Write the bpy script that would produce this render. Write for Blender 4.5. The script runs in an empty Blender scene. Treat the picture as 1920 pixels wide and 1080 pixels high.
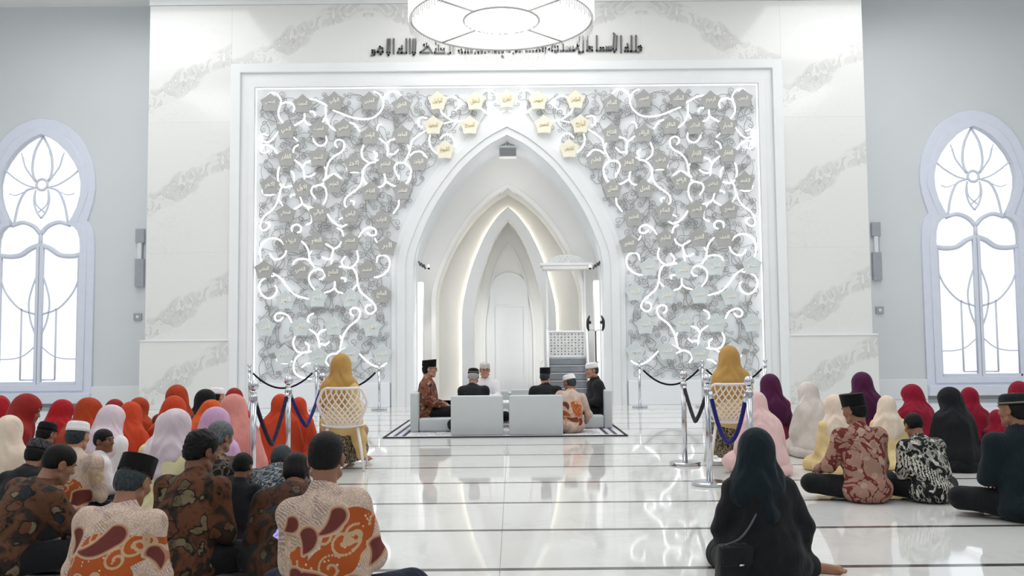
import bpy, bmesh, math, random, unicodedata
import numpy as np
from mathutils import Vector, Matrix, Euler
random.seed(7); rng = np.random.default_rng(7)
S = bpy.context.scene
COL = S.collection
PI = math.pi

# ------------------------------------------------------------------ camera
FPX, TH, RHO = 1750.0, math.atan(116/1750.0), 0.009
CAM = Vector((0.08, 0.0, 1.2))
_F = Vector((0, math.cos(TH), math.sin(TH))); _R0 = Vector((1, 0, 0)); _U0 = Vector((0, -math.sin(TH), math.cos(TH)))
_R = _R0*math.cos(RHO) - _U0*math.sin(RHO); _U = _U0*math.cos(RHO) + _R0*math.sin(RHO)
cd = bpy.data.cameras.new('camera'); cd.sensor_width = 36; cd.lens = FPX/1920*36; cd.clip_start = .1; cd.clip_end = 200
cam = bpy.data.objects.new('camera', cd); COL.objects.link(cam)
cam.matrix_world = Matrix(((_R.x, _U.x, -_F.x, CAM.x), (_R.y, _U.y, -_F.y, CAM.y), (_R.z, _U.z, -_F.z, CAM.z), (0, 0, 0, 1)))
S.camera = cam
# ------------------------------------------------------------------ world, lamps, exposure
S.view_settings.view_transform = 'Standard'; S.view_settings.look = 'None'; S.view_settings.gamma = 1
S.view_settings.use_curve_mapping = False; S.view_settings.exposure = 0.10
w = bpy.data.worlds.new('sky'); S.world = w; w.use_nodes = True
w.node_tree.nodes['Background'].inputs[0].default_value = (0.93, 0.97, 1.0, 1)
w.node_tree.nodes['Background'].inputs[1].default_value = 1.25
def area(name, loc, rot, sx, sy, power, col=(.985, .99, 1)):
    l = bpy.data.lights.new(name, 'AREA'); l.shape = 'RECTANGLE'; l.size = sx; l.size_y = sy; l.energy = power; l.color = col
    o = bpy.data.objects.new(name, l); o.location = loc; o.rotation_euler = rot; COL.objects.link(o); return o
S.cycles.diffuse_bounces = 7
for ix in (-8, 0, 8):
    for iy in (-3, 4, 10.5, 17):
        area('ceiling_lamp', (ix, iy, 9.05), (0, 0, 0), 4.0, 4.0, {-3: 60, 4: 95, 10.5: 170, 17: 165}[iy])

def cam_dir(px, py):
    return _R*((px-960)/FPX) + _U*((540-py)/FPX) + _F
def P(px, py, Y):
    d = cam_dir(px, py); return CAM + d*((Y-CAM.y)/d.y)
def G(px, py):
    d = cam_dir(px, py); return CAM + d*(-CAM.z/d.z)

# ------------------------------------------------------------------ materials
def lin(c):
    return tuple(((v/255)/12.92 if v/255 <= .04045 else ((v/255+.055)/1.055)**2.4) for v in c)
class NT:
    def __init__(s, name):
        s.m = bpy.data.materials.new(name); s.m.use_nodes = True; s.t = s.m.node_tree; s.b = s.t.nodes['Principled BSDF']
    def n(s, ty, **kw):
        nd = s.t.nodes.new(ty)
        for k, v in kw.items():
            if k.startswith('i_'):
                nd.inputs[int(k[2:])].default_value = v
            else: setattr(nd, k, v)
        return nd
    def l(s, a, b): s.t.links.new(a, b)
    def coord(s, kind='Object', scale=None):
        c = s.n('ShaderNodeTexCoord').outputs[kind]
        if scale is not None:
            mp = s.n('ShaderNodeMapping'); mp.inputs['Scale'].default_value = scale; s.l(c, mp.inputs[0]); return mp.outputs[0]
        return c
    def noise(s, v, scale, detail=3, dist=0.0, rough=.5):
        nd = s.n('ShaderNodeTexNoise'); nd.inputs['Scale'].default_value = scale; nd.inputs['Detail'].default_value = detail
        nd.inputs['Distortion'].default_value = dist; nd.inputs['Roughness'].default_value = rough; s.l(v, nd.inputs['Vector']); return nd
    def voro(s, v, scale, feature='F1', rnd=1.0):
        nd = s.n('ShaderNodeTexVoronoi'); nd.feature = feature; nd.inputs['Scale'].default_value = scale; nd.inputs['Randomness'].default_value = rnd; s.l(v, nd.inputs['Vector']); return nd
    def ramp(s, f, stops, const=False):
        nd = s.n('ShaderNodeValToRGB'); cr = nd.color_ramp
        if const: cr.interpolation = 'CONSTANT'
        while len(cr.elements) < len(stops): cr.elements.new(0.5)
        for e, (p, c) in zip(cr.elements, stops):
            e.position = p; e.color = (c[0], c[1], c[2], 1) if not isinstance(c, (int, float)) else (c, c, c, 1)
        s.l(f, nd.inputs[0]); return nd.outputs[0]
    def math(s, op, a, b=None, c=None):
        nd = s.n('ShaderNodeMath', operation=op)
        for i, v in enumerate((a, b, c)):
            if v is None: continue
            if isinstance(v, (int, float)): nd.inputs[i].default_value = v
            else: s.l(v, nd.inputs[i])
        return nd.outputs[0]
    def mix(s, f, a, b):
        nd = s.n('ShaderNodeMix', data_type='RGBA')
        for i, v in ((0, f), (6, a), (7, b)):
            if isinstance(v, (int, float)): nd.inputs[i].default_value = v
            elif isinstance(v, tuple): nd.inputs[i].default_value = (v[0], v[1], v[2], 1)
            else: s.l(v, nd.inputs[i])
        return nd.outputs[2]
    def bump(s, h, strength=.2, dist=.01):
        nd = s.n('ShaderNodeBump'); nd.inputs['Strength'].default_value = strength; nd.inputs['Distance'].default_value = dist
        s.l(h, nd.inputs['Height']); s.l(nd.outputs[0], s.b.inputs['Normal'])
    def col(s, c):
        if isinstance(c, tuple): s.b.inputs['Base Color'].default_value = (c[0], c[1], c[2], 1)
        else: s.l(c, s.b.inputs['Base Color'])
    def set(s, rough=.5, metal=0., spec=.5, emit=None, es=0.):
        s.b.inputs['Roughness'].default_value = rough; s.b.inputs['Metallic'].default_value = metal
        s.b.inputs['Specular IOR Level'].default_value = spec
        if emit: s.b.inputs['Emission Color'].default_value = (*emit, 1); s.b.inputs['Emission Strength'].default_value = es
def plain(name, rgb, rough=.5, metal=0., spec=.5, var=.06, scale=6.):
    t = NT(name); c = lin(rgb)
    nz = t.noise(t.coord(), scale, 3)
    f = t.ramp(nz.outputs[0], [(.3, tuple(x*(1-var) for x in c)), (.7, tuple(min(1, x*(1+var)) for x in c))])
    t.col(f); t.set(rough, metal, spec); return t.m
def glow(name, rgb, strength):
    t = NT(name); c = lin(rgb); t.col(c); t.set(.5, 0, .2, c, strength); return t.m
def cloth_bump(t, co):
    mp = t.n('ShaderNodeMapping'); mp.inputs['Scale'].default_value = (1.5, 1.5, .45); mp.inputs['Rotation'].default_value = (.25, .35, 0); t.l(co, mp.inputs[0]); a = t.noise(mp.outputs[0], 9, 3, .8); b = t.noise(co, 150, 2)
    h = t.math('ADD', a.outputs[0], t.math('MULTIPLY', b.outputs[0], .05)); t.bump(h, .5, .03)
def fabric(name, rgb, rough=.85, var=.12):
    t = NT(name); c = lin(rgb); co = t.coord()
    nz = t.noise(co, 5, 4)
    t.col(t.ramp(nz.outputs[0], [(.3, tuple(x*(1-var) for x in c)), (.7, tuple(min(1, x*(1+var)) for x in c))]))
    cloth_bump(t, co); t.set(rough, 0, .2)
    t.b.inputs['Sheen Weight'].default_value = .06
    return t.m

M = {}
M['white'] = plain('white_paint', (234, 236, 237), .5, var=.015, scale=1.5)
M['wallcool'] = plain('cool_white_paint', (219, 223, 225), .35, var=.02, scale=.6)
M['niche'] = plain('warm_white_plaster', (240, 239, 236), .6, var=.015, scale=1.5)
M['panel'] = plain('pale_panel', (238, 241, 244), .45, var=.02, scale=1.2)
M['ceil'] = plain('ceiling_paint', (240, 240, 240), .7, var=.01)
M['winframe'] = plain('window_paint', (226, 230, 243), .4, var=.015)
M['iron'] = plain('grey_iron', (166, 165, 163), .45, .0, var=.1)
M['led'] = glow('led_tube', (255, 255, 255), 1.15)
M['ledwarm'] = glow('warm_led_strip', (255, 246, 228), 8.0)
M['ledline'] = glow('led_edge', (255, 255, 252), 1.25)
M['chrome'] = plain('polished_steel', (205, 207, 212), .16, 1.0, var=.03)
M['silver'] = plain('brushed_silver_plate', (172, 172, 170), .5, .12, var=.1, scale=2)
M['silverpale'] = plain('pale_silver_plate', (212, 219, 220), .5, .1, var=.1, scale=3)
M['gold'] = plain('pale_gold_plate', (236, 231, 212), .5, .1, var=.06, scale=3)  # medallion plate with warm light put into its colour
M['letter'] = plain('cream_lettering', (250, 247, 236), .4, var=.03)
M['lettergold'] = plain('gold_lettering', (214, 200, 150), .4, .2, var=.03)
M['kufic'] = plain('dark_grey_metal_letter', (104, 104, 104), .4, .2, var=.05)
M['sofa'] = plain('grey_upholstery', (194, 199, 200), .6, var=.015)
M['grey'] = plain('grey_plastic', (164, 167, 175), .5)
M['black'] = plain('black_plastic', (24, 25, 28), .45)
M['darkgrey'] = plain('grey_stone_step', (128, 132, 136), .4, var=.12)
M['plastic'] = plain('white_plastic', (238, 232, 228), .4, var=.02)
M['velvetblue'] = fabric('blue_velvet', (34, 34, 108), .8)
M['velvetnavy'] = fabric('navy_velvet', (22, 18, 48), .8)
M['velvetblack'] = fabric('black_velvet', (14, 14, 18), .8)
M['speaker'] = plain('speaker_grey', (168, 171, 178), .5)
M['lens'] = plain('dark_lens', (10, 10, 12), .1)
M['brass'] = plain('clear_crystal', (240, 240, 240), .15, .0)

def marble(name, base, vein, scale=1.0, rough=.12, tilt=.55, amount=1.0):
    """white marble; one broad diagonal vein family per slab plus faint clouds (slab-local coordinates)"""
    t = NT(name); co = t.coord()
    sep = t.n('ShaderNodeSeparateXYZ'); t.l(co, sep.inputs[0])
    n1 = t.noise(co, 1.1*scale, 4, .5); n2 = t.noise(co, 2.1*scale, 3, 1.6, .5)
    line = t.math('SUBTRACT', sep.outputs[2], t.math('MULTIPLY', sep.outputs[0], tilt))
    line = t.math('ADD', line, t.math('MULTIPLY', t.math('SUBTRACT', n1.outputs[0], .5), .9))
    d = t.math('ABSOLUTE', line)
    band = t.ramp(d, [(0.0, 1.0), (.20, .8), (.27, .0)])
    pat = t.ramp(n2.outputs[0], [(.36, .75), (.43, .15), (.485, .1), (.50, 1.0), (.515, .55), (.60, .5), (.64, .95), (.66, .0)])
    f = t.math('MULTIPLY', t.math('MULTIPLY', band, pat), .8*amount)
    n3 = t.noise(co, 2.2*scale, 8, 2.5, .6)
    fine = t.ramp(n3.outputs[0], [(.487, 0.0), (.5, .45), (.513, 0.0)])
    n4 = t.noise(co, .7, 2)
    fine = t.math('MULTIPLY', fine, t.ramp(n4.outputs[0], [(.45, 0.0), (.65, .6*amount)]))
    f = t.math('MAXIMUM', f, fine)
    t.col(t.mix(f, lin(base), lin(vein))); t.set(rough, 0, .5); return t.m
M['marble'] = marble('veined_white_marble', (229, 229, 227), (186, 185, 182))
M['floor'] = marble('floor_marble', (228, 228, 225), (205, 203, 197), .8, .045, .2, .6)
M['strip'] = plain('dark_stone_strip', (82, 80, 80), .12, var=.3, scale=4)
t = NT('window_glass')
g = t.n('ShaderNodeBsdfGlossy'); g.inputs['Roughness'].default_value = .02
tr = t.n('ShaderNodeBsdfTransparent'); tr.inputs[0].default_value = (.97, .985, 1, 1)
fr = t.n('ShaderNodeFresnel'); mx = t.n('ShaderNodeMixShader')
t.l(fr.outputs[0], mx.inputs[0]); t.l(tr.outputs[0], mx.inputs[1]); t.l(g.outputs[0], mx.inputs[2])
t.l(mx.outputs[0], t.t.nodes['Material Output'].inputs[0]); M['glass'] = t.m

# ------------------------------------------------------------------ mesh helpers
def tag(o, label=None, cat=None, group=None, kind=None):
    if label: o['label'] = label
    if cat: o['category'] = cat
    if group: o['group'] = group
    if kind: o['kind'] = kind
    return o
def link(name, me, mat=None, parent=None):
    o = bpy.data.objects.new(name, me); COL.objects.link(o)
    if mat is not None and me is not None:
        if len(me.materials) == 0: me.materials.append(mat)
    if parent is not None: o.parent = parent
    return o
def empty(name, loc=(0, 0, 0), rz=0, label=None, cat=None, group=None, kind=None):
    o = bpy.data.objects.new(name, None); COL.objects.link(o); o.location = loc; o.rotation_euler = (0, 0, rz)
    o.empty_display_size = .1
    return tag(o, label, cat, group, kind)
def mesh_np(name, V, F, smooth=True):
    """V (n,3) array, F (m,k) array of equal polygons or list of lists"""
    me = bpy.data.meshes.new(name)
    V = np.asarray(V, dtype=np.float32)
    if isinstance(F, np.ndarray):
        k = F.shape[1]; m = F.shape[0]
        me.vertices.add(len(V)); me.vertices.foreach_set('co', V.ravel())
        me.loops.add(m*k); me.loops.foreach_set('vertex_index', F.astype(np.int32).ravel())
        me.polygons.add(m); me.polygons.foreach_set('loop_start', np.arange(0, m*k, k, dtype=np.int32))
        me.update(calc_edges=True)
    else:
        me.from_pydata(V.tolist(), [], F)
        me.update()
    if smooth: me.polygons.foreach_set('use_smooth', np.ones(len(me.polygons), dtype=bool))
    return me
def bm_mesh(name, bm, smooth=False):
    me = bpy.data.meshes.new(name); bmesh.ops.recalc_face_normals(bm, faces=bm.faces[:]); bm.to_mesh(me); bm.free()
    if smooth: me.polygons.foreach_set('use_smooth', np.ones(len(me.polygons), dtype=bool))
    return me
def add_box(bm, x0, x1, y0, y1, z0, z1, bev=0., seg=2, mtx=None):
    r = bmesh.ops.create_cube(bm, size=1.0); vs = r['verts']
    for v in vs: v.co = Vector(((x0+x1)/2+v.co.x*(x1-x0), (y0+y1)/2+v.co.y*(y1-y0), (z0+z1)/2+v.co.z*(z1-z0)))
    if bev > 0:
        es = list({e for v in vs for e in v.link_edges})
        rr = bmesh.ops.bevel(bm, geom=es, offset=bev, segments=seg, profile=.5, affect='EDGES')
        vs = list({v for f in rr['faces'] for v in f.verts} | {v for v in vs if v.is_valid})
    if mtx is not None: bmesh.ops.transform(bm, matrix=mtx, verts=[v for v in vs if v.is_valid])
def box(name, x0, x1, y0, y1, z0, z1, mat, parent=None, bev=.0, seg=2, mtx=None):
    bm = bmesh.new(); add_box(bm, x0, x1, y0, y1, z0, z1, bev, seg, mtx)
    return link(name, bm_mesh(name, bm, smooth=bev > .02), mat, parent)
def smooth_path(pts, n=6, closed=False):
    pts = [np.array(p, float) for p in pts]
    if len(pts) < 3: return np.array(pts)
    out = []; N = len(pts)
    rngN = N if closed else N-1
    for i in range(rngN):
        if closed: p0, p1, p2, p3 = pts[i-1], pts[i], pts[(i+1) % N], pts[(i+2) % N]
        else:
            p0 = pts[i-1] if i > 0 else 2*pts[0]-pts[1]; p1 = pts[i]; p2 = pts[i+1]; p3 = pts[i+2] if i+2 < N else 2*pts[-1]-pts[-2]
        for k in range(n):
            t = k/n
            out.append(.5*((2*p1)+(-p0+p2)*t+(2*p0-5*p1+4*p2-p3)*t*t+(-p0+3*p1-3*p2+p3)*t**3))
    if not closed: out.append(pts[-1])
    return np.array(out)
def tube_arr(path, r, seg=6, closed=False, flat=None):
    """tube along (n,3) path; r scalar or array. returns V,F(quads)+caps list"""
    p = np.asarray(path, float); n = len(p)
    r = np.broadcast_to(np.asarray(r, float), (n,))
    if closed: tg = np.roll(p, -1, 0)-np.roll(p, 1, 0)
    else: tg = np.gradient(p, axis=0)
    tg /= np.maximum(np.linalg.norm(tg, axis=1, keepdims=True), 1e-9)
    up = np.array((0, 0, 1.)) if abs(tg[0][2]) < .9 else np.array((0, 1., 0))
    V = []; nrm = np.cross(tg[0], up); nrm /= np.linalg.norm(nrm)
    for i in range(n):
        nrm = nrm-tg[i]*np.dot(nrm, tg[i]); nrm /= max(np.linalg.norm(nrm), 1e-9); bn = np.cross(tg[i], nrm)
        for k in range(seg):
            a = 2*PI*k/seg; V.append(p[i]+r[i]*(math.cos(a)*nrm+math.sin(a)*bn))
    F = []
    for i in range(n if closed else n-1):
        j = (i+1) % n
        for k in range(seg):
            l = (k+1) % seg; F.append([i*seg+k, i*seg+l, j*seg+l, j*seg+k])
    if not closed:
        F.append(list(range(seg))[::-1]); F.append([(n-1)*seg+k for k in range(seg)])
    return V, F
def tube(name, path, r, mat, parent=None, seg=6, closed=False):
    V, F = tube_arr(path, r, seg, closed); return link(name, mesh_np(name, V, F), mat, parent)
def lathe(name, prof, mat, parent=None, seg=20, sx=1., sy=1., cap=True):
    """prof list of (r,z)"""
    V = []; F = []; n = len(prof)
    for (r, z) in prof:
        for k in range(seg):
            a = 2*PI*k/seg; V.append((r*math.cos(a)*sx, r*math.sin(a)*sy, z))
    for i in range(n-1):
        for k in range(seg):
            l = (k+1) % seg; F.append([i*seg+k, i*seg+l, (i+1)*seg+l, (i+1)*seg+k])
    if cap: F.append(list(range(seg))[::-1]); F.append([(n-1)*seg+k for k in range(seg)])
    me = mesh_np(name, V, F)
    return link(name, me, mat, parent)
def sharp(o, ang=35):
    o.data.set_sharp_from_angle(angle=math.radians(ang)); return o
def flat_mesh(name, loops, y0, y1, bevel=0.):
    """planar polygons (x,z) with holes, extruded from y0 to y1"""
    cu = bpy.data.curves.new(name, 'CURVE'); cu.dimensions = '2D'; cu.fill_mode = 'BOTH'; cu.extrude = abs(y1-y0)/2
    cu.bevel_depth = bevel; cu.bevel_resolution = 1
    for lp in loops:
        sp = cu.splines.new('POLY'); sp.points.add(len(lp)-1)
        for q, (x, z) in zip(sp.points, lp): q.co = (x, z, 0, 1)
        sp.use_cyclic_u = True
    ob = bpy.data.objects.new('tmp', cu); me = bpy.data.meshes.new_from_object(ob)
    bpy.data.objects.remove(ob); bpy.data.curves.remove(cu)
    n = len(me.vertices); co = np.empty(n*3, np.float32); me.vertices.foreach_get('co', co); co = co.reshape(-1, 3)
    out = np.stack([co[:, 0], (y0+y1)/2-co[:, 2], co[:, 1]], 1); me.vertices.foreach_set('co', out.ravel()); me.update()
    me.name = name
    return me
def flat(name, loops, y0, y1, mat, parent=None, bevel=0.):
    me = flat_mesh(name, loops, y0, y1, bevel); me.materials.clear(); return link(name, me, mat, parent)
def rect(x0, x1, z0, z1): return [(x0, z0), (x1, z0), (x1, z1), (x0, z1)]
_prof = smooth_path([(1, 0), (.985, .08), (.955, .165), (.854, .345), (.742, .495), (.601, .641), (.444, .775), (.213, .915), (0, 1)], 4)
def arch(hw, zs, za, zb=0.0):
    L = [(-hw, zb)] + [(-hw*p[0], zs+(za-zs)*p[1]) for p in _prof]
    R = [(hw*p[0], zs+(za-zs)*p[1]) for p in _prof[:-1]][::-1] + [(hw, zb)]
    return L+R
# ------------------------------------------------------------------ setting
YW = 20.2                       # face of the scroll screen wall
YS = 21.3                       # window walls, set back
ZT = 8.80; ZC = 9.28
HWA, ZSA, ZAA = 2.06, 3.0, 5.89   # great arch: half width, spring, apex
# floor: one dark base sheet, marble rows and dark stone strips laid in it
fl = empty('floor', kind='structure')
base = box('floor_bed', -13.8, 13.8, -6.0, 24.0, -.12, -.012, plain('floor_mortar', (190, 188, 184), .6), fl)
row = 1.115; y0 = 5.205 - row*10
slab_mesh = {}
def slab(xa, xb, ya, yb, zt, name, mat, par, i):
    bm = bmesh.new(); add_box(bm, -(xb-xa)/2, (xb-xa)/2, -(yb-ya)/2, (yb-ya)/2, -.02, 0)
    o = link(name, bm_mesh(name, bm), mat, par); o.location = ((xa+xb)/2, (ya+yb)/2, zt); return o
proto = {}
k = 0
nr = 23
SW = 2.76
for r in range(nr):
    ya = y0 + r*row + .03; yb = y0+(r+1)*row - .03
    if r >= nr-1: yb = 24.0
    for j in range(10):
        xa = -13.8 + j*SW; key = (r >= nr-1, j % 2)
        if key not in proto:
            proto[key] = slab(xa+.0012, xa+SW-.0012, ya, yb, 0, 'marble_slab', M['floor'], fl, k)
        else:
            o = proto[key].copy(); COL.objects.link(o); o.location = (xa+SW/2, (ya+yb)/2, 0)
            if (r*7+j*3) % 2: o.rotation_euler = (0, 0, PI)
        k += 1
    if r == 0: st0 = slab(-13.8, 13.8, ya-.06, ya, 0.0005, 'stone_strip', M['strip'], fl, r)
    else:
        o = st0.copy(); COL.objects.link(o); o.location = (0, ya-.03, .0005)
tag(box('wall_front', -13.8, 13.8, -6.15, -6.0, 0, ZC, M['wallcool']), kind='structure')
tag(box('ceiling', -13.8, 13.8, -6.0, 24.0, ZC, ZC+.15, M['ceil']), kind='structure')
tag(box('wall_left', -13.95, -13.8, -6.0, 24.0, 0, ZC, M['wallcool']), kind='structure')
tag(box('wall_right', 13.8, 13.95, -6.0, 24.0, 0, ZC, M['wallcool']), kind='structure')
# window outline (dx from the window axis, py) measured at the window wall -> metres
WX = -P(78, 345, YS).x; SC = (P(178, 345, YS).x-P(78, 345, YS).x)/100/1.929
def wz(py): return P(78, 180+py/1.929, YS).z
gl_half = [(0, 140), (30, 151), (60, 170), (95, 203), (122, 240), (141, 280), (149, 320), (147, 362), (136, 405), (120, 440), (104, 466), (125, 474), (140, 490), (149, 520), (151, 552), (149, 580), (146, 1046)]
fr_half = [(0, 84), (45, 92), (90, 112), (130, 145), (162, 190), (184, 240), (194, 290), (196, 335), (190, 385), (176, 432), (168, 454), (182, 468), (194, 500), (198, 560), (198, 1112)]
def sym(h, cx, grow=0.):
    L = [(cx-d*SC, wz(y)) for d, y in h if d > 0][::-1]; R = [(cx+d*SC, wz(y)) for d, y in h]
    return L + R          # bottom-left .. apex .. bottom-right
def opening(cx):
    return sym(gl_half, cx)
for side, sx in (('left', -1), ('right', 1)):
    cx = sx*WX
    xo, xi = sx*13.8, sx*6.2
    tag(flat('wall_back_'+side, [rect(min(xo, xi), max(xo, xi), 0, ZC), opening(cx)], YS, YS+.12, M['wallcool']), kind='structure')
    wn = empty('window_1' if sx < 0 else 'window_2', (0, 0, 0), kind='structure')
    # outer casing in two steps, inner frame, tracery, glass
    flat('casing', [sym(fr_half, cx), opening(cx)], YS-.05, YS, M['winframe'], wn, .012)
    mid = [(d*.55+e*.45, y*.55+z*.45) for (d, y), (e, z) in zip([(0, 140), (95, 203), (149, 320), (136, 405), (104, 466), (140, 490), (151, 552), (146, 1046)], [(0, 84), (130, 145), (196, 335), (190, 385), (168, 454), (182, 468), (198, 560), (198, 1090)])]
    midl = [tuple(p) for p in smooth_path(mid[:4], 5)] + [mid[4]] + [tuple(p) for p in smooth_path(mid[5:7], 2)] + [mid[7]]
    flat('inner_casing', [sym(midl, cx), opening(cx)], YS-.085, YS-.05, M['winframe'], wn, .01)
    box('sill', cx-200*SC, cx+200*SC, YS-.2, YS, wz(1112), wz(1075), M['winframe'], wn, .012)
    def bar(pts, r, nm='tracery_bar', both=True):
        for s in ((1, -1) if both else (1,)):
            q = smooth_path([(cx+s*d*SC, YS+.02, wz(y)) for d, y in pts], 5)
            tube(nm, q, r, M['winframe'], wn, 6)
    ring = [(cx+1.0*20*SC*math.cos(a), YS+.02, wz(320)+20*SC*math.sin(a)) for a in np.linspace(0, 2*PI, 16, endpoint=False)]
    tube('tracery_ring', ring, .03, M['winframe'], wn, 6, True)
    bar([(0, 500), (25, 472), (65, 457), (106, 468)], .05)
    bar([(0, 538), (35, 552), (70, 575), (110, 580), (150, 575)], .06, 'transom')
    bar([(0, 495), (0, 540)], .05, 'mullion', False)
    flat('mullion', [rect(cx-11*SC, cx+11*SC, wz(1046), wz(538))], YS-.02, YS+.06, M['winframe'], wn, .01)
    flat('door_seam', [rect(cx-1.2*SC, cx+1.2*SC, wz(1046), wz(545))], YS-.03, YS-.018, M['grey'], wn)
    flat('door_stile', [rect(cx-150*SC, cx-139*SC, wz(1046), wz(585))], YS-.015, YS+.06, M['winframe'], wn, .01)
    flat('door_stile', [rect(cx+139*SC, cx+150*SC, wz(1046), wz(585))], YS-.015, YS+.06, M['winframe'], wn, .01)
    flat('door_rail', [rect(cx-150*SC, cx+150*SC, wz(1052), wz(1036))], YS-.015, YS+.06, M['winframe'], wn, .01)
    bar([(142, 660), (118, 715), (70, 768), (11, 790)], .022)
    bar([(11, 650), (28, 700), (37, 750), (30, 810), (11, 862)], .022)
    bar([(62, 768), (62, 1027)], .022); bar([(11, 905), (50, 938), (90, 950), (140, 952)], .015); bar([(11, 1027), (62, 1027)], .018)
    bar([(0, 145), (-28, 200), (-36, 260), (-28, 302)], .025); bar([(72, 220), (62, 255), (42, 285), (24, 310)], .02)
    bar([(25, 200), (36, 245), (32, 285), (20, 306)], .018); bar([(140, 262), (105, 292), (60, 320), (25, 330)], .018)
    bar([(22, 330), (60, 345), (84, 395), (98, 466)], .025); bar([(-22, 338), (-28, 375), (-18, 415), (0, 442)], .022)
    bar([(24, 345), (20, 390), (-10, 420)], .016); bar([(60, 345), (95, 358), (118, 352)], .012)
    bar([(72, 220), (78, 205)], .012)
    flat('glass_pane', [opening(cx)], YS+.07, YS+.08, M['glass'], wn)
    # low plinth under the wall, light fittings beside the pilaster
    xa, xb = sx*7.9, sx*(WX-200*SC)
    tag(box('baseboard_'+side, min(xa, xb), max(xa, xb), YS-.09, YS, 0, .46, M['white'], bev=.012), kind='structure')
    a2 = sx*(WX+200*SC); b2 = sx*13.8
    tag(box('baseboard_'+side+'_outer', min(a2, b2), max(a2, b2), YS-.09, YS, 0, .46, M['white'], bev=.012), kind='structure')
tag(box('wall_back_top', -6.2, 6.2, YS, YS+.35, 8.3, ZC, M['wallcool']), kind='structure')
# central wall with the great arch cut through
XF = 6.0; XP = 7.80; YP = 20.02; ZF = 7.475
tag(flat('wall_back_centre', [rect(-XF, XF, 0, ZF), arch(HWA, ZSA, ZAA, 0)[0:]], YW, 21.8, M['panel']), kind='structure')
# marble pilasters: stacked slabs on a core, with a wider plinth
for side, sx in (('left', -1), ('right', 1)):
    pl = empty('pilaster_'+side, kind='structure')
    a, b = sorted((sx*XF, sx*XP))
    zs = [1.475, 3.35, 6.2, ZT]
    box('pilaster_core', a+.01, b-.01, YP+.04, YS, 0, ZT-.01, M['white'], pl)
    for i in range(3):
        bm = bmesh.new(); wd = b-a; hh = zs[i+1]-zs[i]
        add_box(bm, -wd/2, wd/2, 0, .05, -hh/2, hh/2, .004, 1)
        o = link('marble_slab', bm_mesh('marble_slab', bm), M['marble'], pl); o.location = ((a+b)/2, YP, (zs[i]+zs[i+1])/2 - .002)
        dz = [-.2, .15, -.3][i]
        o.data.transform(Matrix.Translation((0, 0, -dz))); o.location.z += dz
    a2, b2 = sorted((sx*(XF+.0), sx*(XP+.08)))
    bm = bmesh.new(); add_box(bm, -(b2-a2)/2, (b2-a2)/2, 0, .12, -.73, .73, .006, 1)
    o = link('plinth_slab', bm_mesh('plinth_slab', bm), M['marble'], pl); o.location = ((a2+b2)/2, YP-.07, .73)
    box('plinth_cap', a2, b2, YP-.09, YP+.05, 1.445, 1.475, M['white'], pl, .006)
# marble header with bookmatched slabs
hd = empty('header_back', kind='structure')
box('header_core', -XP, XP, YP+.04, YS, ZF, ZT-.01, M['white'], hd)
xs = [-XF, -3.02, -.03, 2.95, XF]
for i in range(4):
    bm = bmesh.new(); wd = xs[i+1]-xs[i]; hh = ZT-ZF
    add_box(bm, -wd/2, wd/2, 0, .05, -hh/2, hh/2, .003, 1)
    o = link('marble_slab', bm_mesh('marble_slab', bm), M['marble'], hd)
    o.location = ((xs[i]+xs[i+1])/2, YP, (ZF+ZT)/2)
    if i % 2: o.scale = (-1, 1, 1)
tag(box('trim_1', -XP-.01, XP+.01, YP-.02, YS, ZT+.004, ZC, M['white']), kind='structure')
# stepped white frame round the scroll screen
def piframe(x0, x1, zt0, zt1): return [(-x1, 0), (-x1, zt1), (x1, zt1), (x1, 0), (x0, 0), (x0, zt0), (-x0, zt0), (-x0, 0)]
X1, Z1 = 5.47, 6.94
tf = empty('trim_2', kind='structure')
flat('frame_moulding', [piframe(X1+.34, XF, Z1+.36, ZF)], YP-.02, YW, M['white'], tf, .012)
flat('frame_moulding', [piframe(X1+.14, X1+.335, Z1+.15, Z1+.355)], YP+.05, YW, M['white'], tf, .012)
flat('frame_moulding', [piframe(X1+.03, X1+.135, Z1+.035, Z1+.145)], YP+.01, YW, M['white'], tf, .01)
for sx in (-1, 1):
    tube('light_line', [(sx*(X1+.012), YP+.1, .55), (sx*(X1+.012), YP+.1, Z1+.012)], .017, M['ledline'], tf, 6)
tube('light_line', [(-X1-.012, YP+.1, Z1+.018), (X1+.012, YP+.1, Z1+.018)], .017, M['ledline'], tf, 6)
# dado below the screen, either side of the arch
for side, sx in (('left', -1), ('right', 1)):
    a, b = sorted((sx*2.56, sx*(X1+.03)))
    tag(box('baseboard_centre_'+side, a, b, YW-.12, YW, 0, .52, M['panel'], bev=.01), kind='structure')
# arch mouldings (stepped) round the great opening
ta = empty('trim_3', kind='structure')
for (h0, h1, za0, za1, yf) in ((HWA, HWA+.16, ZAA, ZAA+.17, YW-.06), (HWA+.165, HWA+.34, ZAA+.175, ZAA+.36, YW-.09), (HWA+.345, HWA+.46, ZAA+.365, ZAA+.49, YW-.06)):
    flat('arch_moulding', [arch(h1, ZSA, za1), arch(h0, ZSA, za0)], yf, YW+.02, M['white'], ta, .012)
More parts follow.
